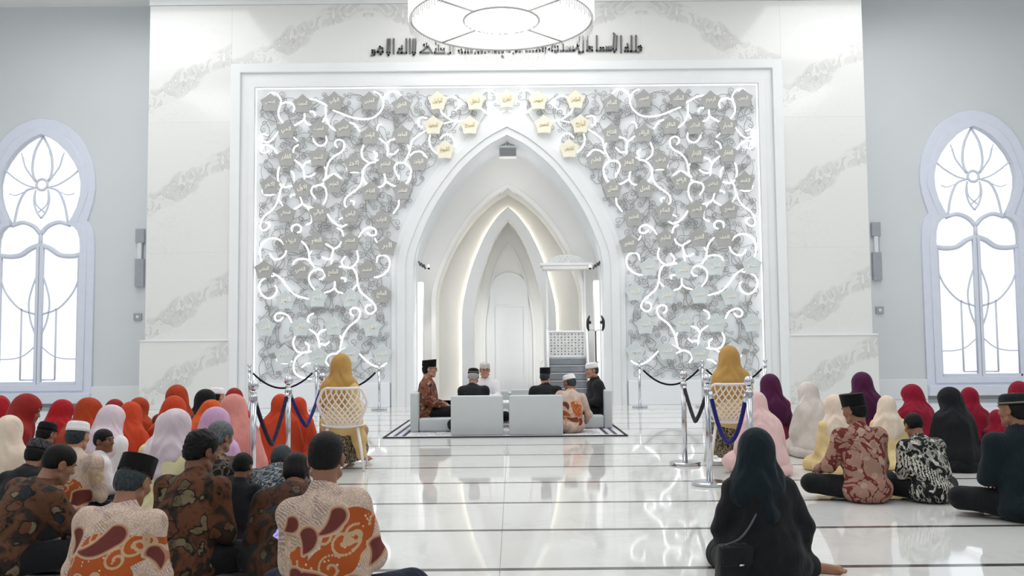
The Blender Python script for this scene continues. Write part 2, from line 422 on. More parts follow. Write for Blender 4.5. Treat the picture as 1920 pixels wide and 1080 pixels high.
# niche: stepped arches going back
nb = empty('wall_niche', kind='structure')
B = (1.70, 2.4, 4.98); C = (1.125, 2.0, 4.66); D = (.853, 1.9, 4.37)
flat('niche_wall', [rect(-2.5, 2.5, 0, 6.4), arch(*B)], 21.8, 22.65, M['niche'], nb)
flat('arch_moulding', [arch(B[0]+.10, B[1], B[2]+.12), arch(*B)], 21.74, 21.82, M['niche'], nb, .01)
flat('niche_wall', [rect(-2.2, 2.2, 0, 6.0), arch(*D)], 22.85, 23.6, M['niche'], nb)
flat('arch_frame', [arch(*C), arch(*D)], 22.55, 22.78, M['white'], nb, .015)
pts = [(x, 22.8, z) for x, z in arch(C[0]-.03, C[1], C[2]-.03, 0.02)]
tube('light_strip', pts, .022, M['ledwarm'], nb, 6)
box('niche_back', -2.2, 2.2, 23.6, 23.8, 0, 6.0, M['niche'], nb)
flat('arch_moulding', [arch(.66, 1.7, 3.9), arch(.60, 1.7, 3.82)], 23.55, 23.6, M['white'], nb, .008)
rt = lambda r, zs: [(-r, 0)] + [(-r*math.cos(a), zs+r*math.sin(a)) for a in np.linspace(0, PI, 20)] + [(r, 0)]
flat('arched_panel', [rt(.47, 2.68)], 23.52, 23.6, M['white'], nb, .01)
flat('panel_frame', [rect(-.40, .40, .1, 2.32), rect(-.37, .37, .13, 2.29)], 23.49, 23.52, M['white'], nb, .004)
# keystone of the inner ogee
flat('keystone', [[(-.17, 4.84), (0, 5.08), (.17, 4.84), (0, 5.0)]], 21.68, 21.76, M['white'], nb, .006)
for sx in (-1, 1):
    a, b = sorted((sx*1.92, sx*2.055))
    box('jamb_column', a, b, 20.9, 21.2, 0, 2.75, M['niche'], nb, .02)  # jamb return cut to the shape of the spot-lit strip
# lamps inside the niche: spots on the jambs
for sx in (-1, 1):
    l = bpy.data.lights.new('spot', 'SPOT'); l.energy = 25; l.spot_size = 1.4; l.color = (1, .97, .92); l.shadow_soft_size = .05
    o = bpy.data.objects.new('spot_lamp', l); COL.objects.link(o); o.location = (sx*1.8, 21.0, 2.95); o.rotation_euler = (0, sx*.25, 0)

for (y_, z_, e_) in ((21.0, 5.2, 5),):  # point light added to brighten the niche, no fitting modelled
    l = bpy.data.lights.new('niche_lamp', 'POINT'); l.energy = e_; l.shadow_soft_size = .4; l.color = (1, .98, .95)
    o = bpy.data.objects.new('niche_lamp', l); COL.objects.link(o); o.location = (0, y_, z_)

# added area lights, out of sight behind the arch edges, brighten the niche walls
for sx in (-1, 1):
    for (x_, y_, z_, h_, e_) in ((1.98, 20.42, 2.2, 4.0, 7.5), (.80, 22.98, 1.9, 3.4, 5)):
        o = area('cove_lamp', (sx*x_, y_, z_), (0, 0, 0), .06, h_, e_)
        d_ = Vector((-sx*.75, .66, 0)); o.rotation_euler = d_.to_track_quat('-Z', 'Y').to_euler()
# ------------------------------------------------------------------ scroll screen on the wall
YI = 20.06
scr = empty('wall_screen', (0, YW, 0), label='white wall screen of grey scrolls, glowing tendrils and star medallions around the arch', cat='wall screen')
def ch(o): o.location = (o.location.x, o.location.y-YW, o.location.z); return o
CR = {'A': (470, 150, 5.683), 'B': (700, 150, 5.685), 'C': (470, 320, 5.683), 'D': (640, 320, 5.684), 'E': (470, 500, 4.911)}
def cp(c, x, y): ox, oy, s = CR[c]; return P(ox+x/s, oy+y/s, YI)
led = """A:185,160 225,140 285,158 320,210 318,265 298,330 305,400 350,462|A:318,262 375,238 440,252 466,300 450,345|A:610,210 680,210 760,245 830,285|A:795,290 800,360 795,400 765,450|A:800,400 830,470 870,515 915,545|A:575,355 570,415 530,450 465,485|A:570,415 595,460 660,488|A:625,335 670,340 690,380|A:300,535 260,600 200,655 150,660 105,630 110,585 150,575 190,590|A:290,795 235,720 170,690 115,715 110,755 150,775 190,755|A:460,610 500,650|A:510,690 465,720 450,780|A:465,850 520,895 560,950 575,1060|A:560,920 590,880 645,862|A:575,1030 640,1025 690,990|A:660,590 680,660 730,700 790,685 810,640 800,590|A:925,720 900,690 905,650 945,635 990,660 995,720 960,770 880,820 830,880 805,960 800,1030 770,1075|A:785,925 800,960|A:1055,455 1110,475 1165,550|A:310,925 290,980 295,1080 350,1140 430,1130 500,1130|C:430,0 460,50 460,110|A:1205,690 1180,770 1200,840 1260,880|A:1310,760 1350,820|A:1020,935 1035,970|A:1060,985 1150,985|A:1360,870 1270,885 1210,940 1195,1010 1190,1080|A:870,320 960,355 1060,395 1180,418 1280,410 1340,380 1400,310 1415,230 1370,150 1310,125|C:805,85 850,50 910,40 970,85|C:350,140 320,200 300,280 270,360 215,430 140,490 105,560 110,620 150,635 200,590 190,555 155,550|C:300,300 345,385|C:120,205 150,255 210,262 270,245|C:490,245 440,260 420,285|C:525,275 545,345 510,385 460,410|C:545,345 600,385 660,395|C:600,385 640,450 655,510 640,555 590,580|C:800,80 770,140 700,160 650,185 650,240 690,300|C:740,150 790,180 810,240 800,310 770,360|C:1190,0 1185,110 1140,190 1060,250 1010,300 1000,360 1030,400|C:1060,320 1100,330 1095,365|C:1195,60 1215,120 1250,160|C:815,455 850,510 910,570 970,595 1025,575|C:920,610 970,640 990,700|C:980,500 940,520|C:440,650 440,600 490,575 535,600 530,645 495,660|C:120,975 100,900 110,810 160,745 230,720 310,740 365,800 375,870 330,930 260,945 220,915 205,880|C:540,750 590,800 620,870 635,960 680,1030|C:650,855 625,900|C:450,1000 480,955 550,940 620,955 640,990|C:795,780 850,810 880,840 865,920 860,1000|C:880,840 940,805 970,750|C:860,930 820,945 760,920|C:1150,710 1200,640 1270,605 1330,630 1330,680 1280,690 1240,660|C:1320,720 1350,770|C:1010,910 975,960 985,1015 1060,1035 1120,990 1145,930 1130,850|C:940,1020 1080,1040 1110,1075|C:670,1060 730,1050 795,1075|D:455,30 470,110 440,160 385,180|D:470,110 530,150 600,175|D:570,10 620,70|D:740,20 730,90 690,140|D:615,310 605,380 550,460|D:375,980 390,920 440,900 500,930 515,1000 490,1075|B:100,240 120,170 180,125 250,125 300,170|B:790,185 850,180 905,215 915,280 870,325|B:1260,245 1310,215 1300,140 1240,110 1170,130 1145,190 1165,225|B:1155,310 1220,355 1310,370 1400,325|B:1370,370 1300,420 1220,440|B:715,310 740,360 840,430 950,445|B:750,465 850,440|B:575,405 510,400 475,440 490,490 525,500|B:560,540 480,590 410,660 385,760 340,865|B:365,690 385,750|B:605,585 595,660 630,740 685,785|B:710,630 750,590 800,580 850,620 865,690 850,740|B:390,810 440,770 510,765 575,830|B:60,620 110,660 150,700 150,820|B:150,670 190,640 240,630|B:150,790 220,790 270,740|B:340,880 260,885 225,930 240,990 280,1060|B:340,880 395,940 400,1000 370,1075|B:0,770 40,790 20,850 90,865|B:40,540 50,490 90,470|E:205,60 280,110 340,190 420,265 550,300|E:220,85 150,95 90,140 80,210 120,275 180,290 230,250 240,200 220,175|E:595,220 545,150 540,80 590,30 650,30 685,70 660,110 630,115|E:775,125 770,190 730,225 675,240|E:770,190 800,230 850,245|E:830,105 870,110 870,140|E:860,5 940,15 975,70 985,150 1010,225 1080,290 1140,350 1150,400 1100,435 1060,405 1070,360 1110,350|E:985,160 940,210|E:1030,90 1130,100 1220,75 1275,15|E:380,515 340,450 270,425 225,450 230,490 270,495 300,465|E:540,575 600,620 625,680 635,750|E:620,640 640,600 705,575|E:635,710 690,720 725,690|E:580,430 540,450 525,490 540,530|E:410,640 390,700 410,760 450,790 530,790|E:500,695 535,730 530,790|E:560,780 480,795 420,840 395,910 410,980 470,1020 560,1035|E:470,930 510,895 560,885|E:950,455 920,430 925,390 970,380 1005,410 990,480 910,550 860,620 835,700 820,770|E:820,630 840,680|E:885,750 820,775 790,800|E:835,825 770,800 710,825 690,870 720,915|E:1000,800 1060,860 1130,910 1200,920 1255,885|E:235,850 265,880 330,890 385,870|E:600,910 600,960"""
def flip(me):
    m2 = me.copy(); m2.transform(Matrix.Scale(-1, 4, (1, 0, 0))); m2.flip_normals(); return m2
for s in led.split('|'):
    c, q = s.split(':')
    pts = [cp(c, *map(float, a.split(','))) for a in q.split()]
    path = smooth_path([(p.x, 0, p.z) for p in pts], 5)
    n = len(path); rr = .0205*np.interp(np.linspace(0, 1, n), [0, .12, .88, 1], [.8, 1, 1, .75])
    V, F = tube_arr(path, rr, 5)
    me = mesh_np('light_tendril', V, F); me.materials.append(M['led'])
    o = link('light_tendril', me, None, scr); o.location = (0, YI-YW, 0)
    m2 = flip(me); o = link('light_tendril', m2, None, scr); o.location = (0, YI-YW, 0)
# medallions
med = [(508,194),(568.5,196),(628,191),(693.5,191),(753.6,199),(821,190.5),(891,191),(538,245),(599,243),(645,241.5),(694,255.5),(755,254),(812.6,236),(881,236),(538,296),(597.6,296),(664.4,306.6),(723.7,310),(785,305),(834.6,282),(507,348),(567.7,353.4),(626.6,346.4),(694.5,359.6),(755,358.7),(537,401),(598.5,400),(658,402),(716.5,413),(547,453),(595,452),(657.4,453),(726,461.6),(496.5,506),(564.7,507),(625.8,512),(689,506),(537,563),(596,559),(658,559),(716.4,552),(498.5,614),(564.7,613),(626.8,612),(698,614),(534,665),(597,669),(658,663),(717,663)]
mp = []
for (x, y) in med:
    p = P(x, y, YI); mp.append((p.x, p.z)); mp.append((-p.x, p.z))
pc = P(950, 187, YI); mp.append((0.0, pc.z))
names = "الرحمن الرحيم الملك القدوس السلام المؤمن المهيمن العزيز الجبار المتكبر الخالق البارئ المصور الغفار القهار الوهاب الرزاق الفتاح العليم القابض الباسط الخافض الرافع المعز المذل السميع البصير الحكم العدل اللطيف الخبير الحليم العظيم الغفور الشكور العلي الكبير الحفيظ المقيت الحسيب الجليل الكريم الرقيب المجيب الواسع الحكيم الودود المجيد الباعث الشهيد الحق الوكيل القوي المتين الولي الحميد المحصي المبدئ المعيد المحيي المميت الحي القيوم الواجد الماجد الواحد الاحد الصمد القادر المقتدر المقدم المؤخر الاول الاخر الظاهر الباطن الوالي المتعالي البر التواب المنتقم العفو الرؤوف المقسط الجامع الغني المغني المانع الضار النافع النور الهادي البديع الباقي الوارث الرشيد الصبور".split()
forms = {}
for cpt in range(0xFE70, 0xFEFD):
    d = unicodedata.decomposition(chr(cpt)).split()
    if len(d) >= 2: forms[(d[0].strip('<>'), tuple(int(v, 16) for v in d[1:]))] = chr(cpt)
def shape_ar(wd):
    u = [(ord(c),) for c in wd]; i = 0; seq = []
    while i < len(u):
        if u[i] == (0x644,) and i+1 < len(u) and ('isolated', (0x644,)+u[i+1]) in forms: seq.append((0x644,)+u[i+1]); i += 2
        else: seq.append(u[i]); i += 1
    out = []
    for i, s in enumerate(seq):
        prev = i > 0 and ('initial', seq[i-1]) in forms
        nxt = i+1 < len(seq) and ('final', seq[i+1]) in forms and ('initial', s) in forms
        k = 'medial' if prev and nxt else 'final' if prev else 'initial' if nxt else 'isolated'
        out.append(forms.get((k, s), forms.get(('isolated', s), chr(s[0]))))
    return ''.join(reversed(out))
tcu = bpy.data.curves.new('txt', 'FONT'); tcu.align_x = 'CENTER'; tcu.align_y = 'CENTER'; tcu.resolution_u = 1; tcu.extrude = .012; tcu.offset = .018
tob = bpy.data.objects.new('txt', tcu); COL.objects.link(tob)
def text_mesh(s, wmax, hmax):
    tcu.body = s; bpy.context.view_layer.update()
    me = bpy.data.meshes.new_from_object(tob.evaluated_get(bpy.context.evaluated_depsgraph_get()))
    n = len(me.vertices); co = np.empty(n*3, np.float32); me.vertices.foreach_get('co', co); co = co.reshape(-1, 3)
    lo, hi = co.min(0), co.max(0); c = (lo+hi)/2; sx = wmax/max(hi[0]-lo[0], .01); sz = min(hmax/max(hi[1]-lo[1], .01), sx*1.5); sx = min(sx, sz*1.4)
    out = np.stack([(co[:, 0]-c[0])*sx, -co[:, 2]*.8, (co[:, 1]-c[1])*sz], 1); me.vertices.foreach_set('co', out.ravel()); me.update(); me.materials.clear(); return me
star = []
for k in range(10):
    a = PI/2 + k*PI/5; r = .222 if k % 2 == 0 else .163
    star.append((r*math.cos(a), r*math.sin(a)-.01))
star2 = [(x*.82, z*.82) for x, z in star]
sm = flat_mesh('medallion', [star], -.02, .02, .006); sm.materials.clear()
order = sorted(mp, key=lambda p: (p[0] < 0, -round(p[1]/.62), -p[0]))
for i, (x, z) in enumerate(order):
    warm_lit = z > 5.3 and abs(x) < 1.75  # top centre plates: the warm light on them is put into the colour
    pale = z < 3.05 and (x > 1.5 or z < 2.4)  # lower plates: bright reflection put into a paler base colour
    o = link('medallion', sm, None, scr)
    if len(sm.materials) == 0: sm.materials.append(M['silver'])
    o.material_slots[0].link = 'OBJECT'; o.material_slots[0].material = M['gold'] if warm_lit else M['silverpale'] if pale else M['silver']
    o.location = (x, YI-.045-YW, z)
    t_ = link('lettering', text_mesh(shape_ar(names[i % len(names)]), .21, .15), M['lettergold'] if warm_lit else M['letter'], o); t_.location = (0, -.028, 0)
# thin iron scrolls
def spiral(kind):
    """an S or C shaped scroll: a long gentle arc that winds into a curl at each end, with one side curl"""
    r_ = random.Random(kind*7+1)
    L = r_.uniform(.45, .75); bow = r_.uniform(.10, .17); sgn = 1 if kind % 2 else -1
    def curl(c, a0, d, R, turns):
        return [(c[0]+R*(1-.8*t)*math.cos(a0+d*turns*2*PI*t), c[1]+R*(1-.8*t)*math.sin(a0+d*turns*2*PI*t)) for t in np.linspace(0, 1, 18)]
    Ra, Rb = r_.uniform(.06, .10), r_.uniform(.05, .09)
    arc = [(L*t, bow*math.sin(PI*t)*(1 if sgn > 0 else math.cos(PI*t)*1.2)) for t in np.linspace(0, 1, 9)]
    end = curl((L, -Ra), PI/2, -1, Ra, r_.uniform(1.1, 1.5)) if sgn > 0 else curl((L, Ra), -PI/2, 1, Ra, r_.uniform(1.1, 1.5))
    st = curl((0, -Rb), PI/2, 1, Rb, r_.uniform(1.0, 1.4))
    pts = st[::-1]+arc[1:-1]+end
    m = arc[4 if kind % 3 else 6]; Rc = r_.uniform(.045, .075)
    side = curl((m[0]+Rc*.3, m[1]+Rc), -PI/2-.3, 1, Rc, 1.2)
    f = lambda q: np.array([(x-L/2, 0, z) for x, z in q])
    return f(pts), f(side)
smesh = []
for k_ in range(14):
    q1, q2 = spiral(k_); V, F = tube_arr(q1, .0082, 4); V2, F2 = tube_arr(q2, .007, 4); F = F+[[i+len(V) for i in f] for f in F2]; V = list(V)+list(V2)
    smesh.append(mesh_np('iron_scroll', V, F)); smesh[-1].materials.append(M['iron'])
ap = arch(HWA+.52, ZSA, ZAA+.55)
def inside_arch(x, z, m=0):
    if z < ZSA: return abs(x) < HWA+.5+m
    t = (z-ZSA)/(ZAA+.55-ZSA)
    if t > 1: return False
    return abs(x) < (HWA+.52)*np.interp(t, _prof[:, 1], _prof[:, 0]) + m
placed = []
rs = random.Random(3)
cand = []
tries = 0
gx = .262
for j in range(26):
    for i in range(22):
        x = -.1-gx*i+rs.uniform(-.07, .07)+(gx/2 if j % 2 else 0); z = .72+.246*j+rs.uniform(-.06, .06)
        if x > -.08 or x < -X1+.14 or z > Z1-.12 or inside_arch(x, z, .14): continue
        placed.append((x, z))
rs.shuffle(placed)
stuffV = []; stuffF = []; cnt = 0
for i, (x, z) in enumerate(placed):
    k_ = rs.randrange(14); rot = rs.uniform(0, 2*PI); sc = rs.uniform(.70, 1.05)
    # keep inside the panel
    for _ in range(60):
        v = np.empty(len(smesh[k_].vertices)*3, np.float32); smesh[k_].vertices.foreach_get('co', v); v = v.reshape(-1, 3)
        X_ = x+sc*(v[:, 0]*math.cos(rot)-v[:, 2]*math.sin(rot)); Z_ = z+sc*(v[:, 0]*math.sin(rot)+v[:, 2]*math.cos(rot))
        if X_.min() > -X1+.05 and X_.max() < .05 and Z_.min() > .56 and Z_.max() < Z1-.04 and not any(inside_arch(a, b, .0) for a, b in zip(X_[::9], Z_[::9])): break
        rot = rs.uniform(0, 2*PI); sc *= .985
    for s in (1, -1):
        if cnt < 298:
            o = link('iron_scroll', smesh[k_], None, scr); o.location = (s*x, YI+.085-YW, z)
            o.rotation_euler = (0, -rot*s, 0); o.scale = (sc*s, sc, sc); cnt += 1
        else:
            n0 = len(stuffV); stuffV += [(s*a, -.105, b) for a, b in zip(X_, Z_)]
            co3 = np.stack([s*X_, v[:, 1]*sc+YI+.085-YW, Z_], 1)
            stuffV[n0:] = co3.tolist()
            stuffF += [[q+n0 for q in p.vertices] for p in smesh[k_].polygons]
so = link('iron_scrolls', mesh_np('iron_scrolls', stuffV, stuffF), M['iron'], scr); so['kind'] = 'stuff'
bpy.data.objects.remove(tob)
# ------------------------------------------------------------------ inscription
YK = YP-.03
ins = empty('inscription', (0, YP, 0), label='dark grey angular Arabic inscription across the marble header above the screen', cat='inscription')
kuf = """1845,322 1840,312 1852,305 1858,318 1855,335 1836,347;1822,238 1822,342 1788,342;1792,240 1792,342 1770,342;1765,292 1768,342 1748,342 1752,318 1768,318|1722,240 1722,347;1695,240 1690,330 1678,346 1670,328 1675,240;1673,222 1680,230|1655,310 1655,337 1558,337;1640,312 1640,335;1625,312 1625,335;1605,335 1605,318 1585,318 1585,335;1560,240 1560,337|1530,312 1510,312 1512,325 1532,336 1495,337;1497,240 1497,337|1470,245 1470,345 1440,350;1448,245 1432,300 1446,352;1440,300 1410,337 1350,337;1402,312 1402,335;1382,312 1382,335;1364,312 1364,335|1337,308 1337,337 1262,337;1330,290 1335,296;1305,335 1300,310 1270,305 1242,328 1292,346|1215,350 1220,320 1195,318 1195,337 1215,337;1192,337 1085,339;1160,337 1170,320 1182,335|1060,340 1020,342 1004,354;1032,326 1032,342;982,340 964,340|940,326 940,346 868,346;880,346 885,330 897,346;930,372 936,378;852,341 838,341|822,346 770,350 785,334 802,346;762,334 750,352;732,328 732,346|717,328 717,350 648,350 640,338 658,330 665,350;700,325 700,350;685,330 685,350|608,308 608,352;585,305 585,352 568,356;550,352 480,352 490,326 545,326 550,352;486,284 492,290;520,326 505,302|442,350 384,350 430,312 408,298 428,290 462,350|355,260 350,352 340,366 333,350 338,262|315,260 315,352;292,260 292,352 258,352;262,305 262,352 234,352 244,325 262,325|207,260 207,355;182,262 180,352 172,368 163,350 168,262|135,346 98,346 115,310 132,322 135,346;104,346 120,363 132,348;80,335 64,335 64,350 82,350 78,364 58,368"""
def stroke_loops(pts, w):
    """flat ribbon polygons, one quad per segment with square joints"""
    out = []
    for (a, b) in zip(pts[:-1], pts[1:]):
        d = np.array(b)-np.array(a); L = np.linalg.norm(d); d = d/max(L, 1e-6); nn = np.array((-d[1], d[0]))*w; e = d*w*.9
        out.append([tuple(a-e+nn), tuple(b+e+nn), tuple(b+e-nn), tuple(a-e-nn)])
    return out
for wd in kuf.split('|'):
    bm = bmesh.new()
    for st in wd.split(';'):
        pts = []
        for q in st.split():
            x, y = map(float, q.split(',')); p = P(680+x/3.556, y/3.556, YK); pts.append(np.array((p.x, p.z)))
        for lp in stroke_loops(pts, .017):
            f = [bm.verts.new((x, YK-YP-.012, z)) for x, z in lp]; b_ = [bm.verts.new((x, YK-YP+.03, z)) for x, z in lp]
            bm.faces.new(f); bm.faces.new(b_[::-1])
            for i in range(4): bm.faces.new((f[i], b_[i], b_[(i+1) % 4], f[(i+1) % 4]))
    link('word', bm_mesh('word', bm), M['kufic'], ins)
# ------------------------------------------------------------------ chandelier
YCH = 13.0; ZCH = 1.2+.359*YCH; RC = .1015*YCH
chn = empty('chandelier', (P(940, 28, YCH).x, YCH, ZCH), label='round white drum chandelier with crystal centre hanging before the inscription', cat='chandelier')
chglow = glow('chandelier_shade', (255, 253, 250), .95)
sh = lathe('drum_shade', [(RC, 0), (RC, .75), (RC-.02, .75), (RC-.02, 0), (RC, 0)], chglow, chn, 56, cap=False)
sharp(sh)
lathe('diffuser', [(RC-.03, .012), (RC-.03, .03), (.01, .03), (.01, .012), (RC-.03, .012)], glow('chandelier_diffuser', (252, 252, 252), .84), chn, 56, cap=False)
ringp = [(RC*math.cos(a)*.975, RC*math.sin(a)*.975, .004) for a in np.linspace(0, 2*PI, 64, endpoint=False)]
tube('rim', ringp, .016, M['iron'], chn, 6, True)
R2 = RC*.405
ringp = [(R2*math.cos(a), R2*math.sin(a), .004) for a in np.linspace(0, 2*PI, 48, endpoint=False)]
tube('crystal_ring', ringp, .016, M['iron'], chn, 6, True)
for a in (PI*.25, PI*.75, PI*1.25, PI*1.75):
    ca, sa = math.cos(a), math.sin(a)
    tube('spoke', [(R2*ca, R2*sa, .004), (RC*.97*ca, RC*.97*sa, .004)], .015, M['iron'], chn, 5)
V = []; F = []
for i in range(420):
    a = rng.uniform(0, 2*PI); r = R2*.96*math.sqrt(rng.uniform(0, 1)); x, y = r*math.cos(a), r*math.sin(a); s = .016; z = rng.uniform(-.02, .0)
    n0 = len(V); V += [(x-s, y, z), (x, y-s, z), (x+s, y, z), (x, y+s, z), (x, y, z-.03), (x, y, z+.02)]
    F += [[n0+a_, n0+b_, n0+4] for a_, b_ in ((0, 1), (1, 2), (2, 3), (3, 0))] + [[n0+b_, n0+a_, n0+5] for a_, b_ in ((0, 1), (1, 2), (2, 3), (3, 0))]
cry = NT('crystal_beads'); cry.col((.95, .96, .97)); cry.set(.12, 0, .8, (1, 1, 1), .35)
o = link('crystals', mesh_np('crystals', V, F, False), cry.m, chn); o['kind'] = 'stuff'
bm = bmesh.new()
for a in np.linspace(0, 2*PI, 150, endpoint=False):
    ca, sa = math.cos(a)*RC*.985, math.sin(a)*RC*.985
    add_box(bm, ca-.006, ca+.006, sa-.006, sa+.006, -.10-.05*((int(a*100) % 3)/2), .0)
frg = plain('crystal_strand', (215, 215, 214), .2, var=.05)
o = link('crystal_fringe', bm_mesh('crystal_fringe', bm), frg, chn); o['kind'] = 'stuff'
for a in (.5, 2.6, 4.7): tube('suspension_rod', [(.6*math.cos(a), .6*math.sin(a), .03), (.6*math.cos(a), .6*math.sin(a), ZC-ZCH)], .012, M['chrome'], chn, 6)
l = bpy.data.lights.new('chandelier_lamp', 'POINT'); l.energy = 25; l.shadow_soft_size = .5
lo = bpy.data.objects.new('chandelier_lamp', l); COL.objects.link(lo); lo.location = (chn.location.x, YCH, ZCH-.6)
# ------------------------------------------------------------------ figures: signed-distance modelling with surface nets
def V3(*a): return np.array(a, float)
class Field:
    """smooth union of round cones and ellipsoids, meshed as one continuous surface"""
    def __init__(s): s.pr = []
    def cone(s, a, b, ra, rb, k=.03, sub=False): s.pr.append(('c', np.array(a, float), np.array(b, float), ra, rb, k, sub)); return s
    def ball(s, c, r, k=.03, rot=None, sub=False):
        r = np.array(r if not np.isscalar(r) else (r, r, r), float)
        s.pr.append(('e', np.array(c, float), r, rot, None, k, sub)); return s
    def mesh(s, h, disp=None, zmin=None):
        lo = np.full(3, 1e9); hi = -lo
        for p in s.pr:
            if p[6]: continue
            if p[0] == 'c':
                r = max(p[3], p[4]); lo = np.minimum(lo, np.minimum(p[1], p[2])-r); hi = np.maximum(hi, np.maximum(p[1], p[2])+r)
            else: r = p[2].max(); lo = np.minimum(lo, p[1]-r); hi = np.maximum(hi, p[1]+r)
        pad = .03+2*h; lo -= pad; hi += pad
        n = np.ceil((hi-lo)/h).astype(int)+1
        ax = [lo[i]+h*np.arange(n[i]) for i in range(3)]
        D = np.full(n, .5, np.float32)
        for p in s.pr:
            if p[0] == 'c': r = max(p[3], p[4]); l = np.minimum(p[1], p[2])-r; u = np.maximum(p[1], p[2])+r
            else: r = p[2].max(); l = p[1]-r; u = p[1]+r
            m = p[5]+.02+2*h
            i0 = np.maximum(np.floor((l-m-lo)/h).astype(int), 0); i1 = np.minimum(np.ceil((u+m-lo)/h).astype(int)+1, n)
            if (i1 <= i0).any(): continue
            sl = tuple(slice(a, b) for a, b in zip(i0, i1))
            X = ax[0][sl[0]][:, None, None].astype(np.float32); Y = ax[1][sl[1]][None, :, None].astype(np.float32); Z = ax[2][sl[2]][None, None, :].astype(np.float32)
            if p[0] == 'c':
                a, b = p[1], p[2]; d = b-a; L2 = max(float(d@d), 1e-9)
                t = np.clip(((X-a[0])*d[0]+(Y-a[1])*d[1]+(Z-a[2])*d[2])/L2, 0, 1)
                q = np.sqrt((X-a[0]-t*d[0])**2+(Y-a[1]-t*d[1])**2+(Z-a[2]-t*d[2])**2) - (p[3]+(p[4]-p[3])*t)
            else:
                x, y, z = X-p[1][0], Y-p[1][1], Z-p[1][2]
                if p[3] is not None:
                    R = p[3]; x, y, z = (R[0, 0]*x+R[1, 0]*y+R[2, 0]*z), (R[0, 1]*x+R[1, 1]*y+R[2, 1]*z), (R[0, 2]*x+R[1, 2]*y+R[2, 2]*z)
                r = p[2]; k0 = np.sqrt((x/r[0])**2+(y/r[1])**2+(z/r[2])**2); k1 = np.sqrt((x/r[0]**2)**2+(y/r[1]**2)**2+(z/r[2]**2)**2)
                q = k0*(k0-1)/np.maximum(k1, 1e-6)
            A = D[sl]; k = max(p[5], 1e-4)
            if p[6]:
                hh = np.maximum(k-np.abs(A+q), 0)/k; D[sl] = np.maximum(A, -q)+hh*hh*k*.25
            else:
                hh = np.maximum(k-np.abs(A-q), 0)/k; D[sl] = np.minimum(A, q)-hh*hh*k*.25
        if disp is not None:
            i = np.nonzero(np.abs(D) < .05)
            D[i] += disp(ax[0][i[0]], ax[1][i[1]], ax[2][i[2]]).astype(np.float32)
        if zmin is not None:
            D = np.maximum(D, (zmin-ax[2])[None, None, :].astype(np.float32))
        return nets(D, lo, h)
def nets(D, lo, h):
    c = [(i, j, k) for i in (0, 1) for j in (0, 1) for k in (0, 1)]
    n = D.shape; cn = tuple(v-1 for v in n)
    sg = D < 0
    s8 = np.zeros(cn, np.int8)
    for (i, j, k) in c: s8 += sg[i:i+cn[0], j:j+cn[1], k:k+cn[2]]
    act = np.nonzero((s8 > 0) & (s8 < 8)); na = len(act[0])
    idx = np.full(cn, -1, np.int32); idx[act] = np.arange(na)
    acc = np.zeros((na, 3)); cnt = np.zeros(na)
    val = {q: D[act[0]+q[0], act[1]+q[1], act[2]+q[2]] for q in c}
    for a in c:
        for ax_ in range(3):
            if a[ax_]: continue
            b = list(a); b[ax_] = 1; b = tuple(b)
            va, vb = val[a], val[b]; m = (va < 0) != (vb < 0)
            t = va[m]/(va[m]-vb[m]); pt = np.tile(np.array(a, float), (m.sum(), 1)); pt[:, ax_] = t
            acc[m] += pt; cnt[m] += 1
    V = lo + h*(np.stack(act, 1)+acc/cnt[:, None])
    F = []
    for ax_ in range(3):
        o1, o2 = [(1, 2), (2, 0), (0, 1)][ax_]
        s0 = [slice(None)]*3; s1 = [slice(None)]*3; s0[ax_] = slice(0, -1); s1[ax_] = slice(1, None)
        for o in (o1, o2): s0[o] = slice(1, -1); s1[o] = slice(1, -1)
        A = sg[tuple(s0)]; B_ = sg[tuple(s1)]; e = np.nonzero(A != B_)
        if not len(e[0]): continue
        q = [e[0].copy(), e[1].copy(), e[2].copy()]
        for o in (o1, o2): q[o] += 1
        def cell(d1, d2):
            r = [q[0].copy(), q[1].copy(), q[2].copy()]; r[o1] += d1; r[o2] += d2; return idx[r[0], r[1], r[2]]
        f = np.stack([cell(-1, -1), cell(0, -1), cell(0, 0), cell(-1, 0)], 1)
        fl_ = ~A[e]; f[fl_] = f[fl_][:, ::-1]
        F.append(f)
    return V, np.concatenate(F, 0)
def rotx(a): c, s = math.cos(a), math.sin(a); return np.array([[1, 0, 0], [0, c, -s], [0, s, c]])
def rotz(a): c, s = math.cos(a), math.sin(a); return np.array([[c, -s, 0], [s, c, 0], [0, 0, 1]])
def roty(a): c, s = math.cos(a), math.sin(a); return np.array([[c, 0, s], [0, 1, 0], [-s, 0, c]])

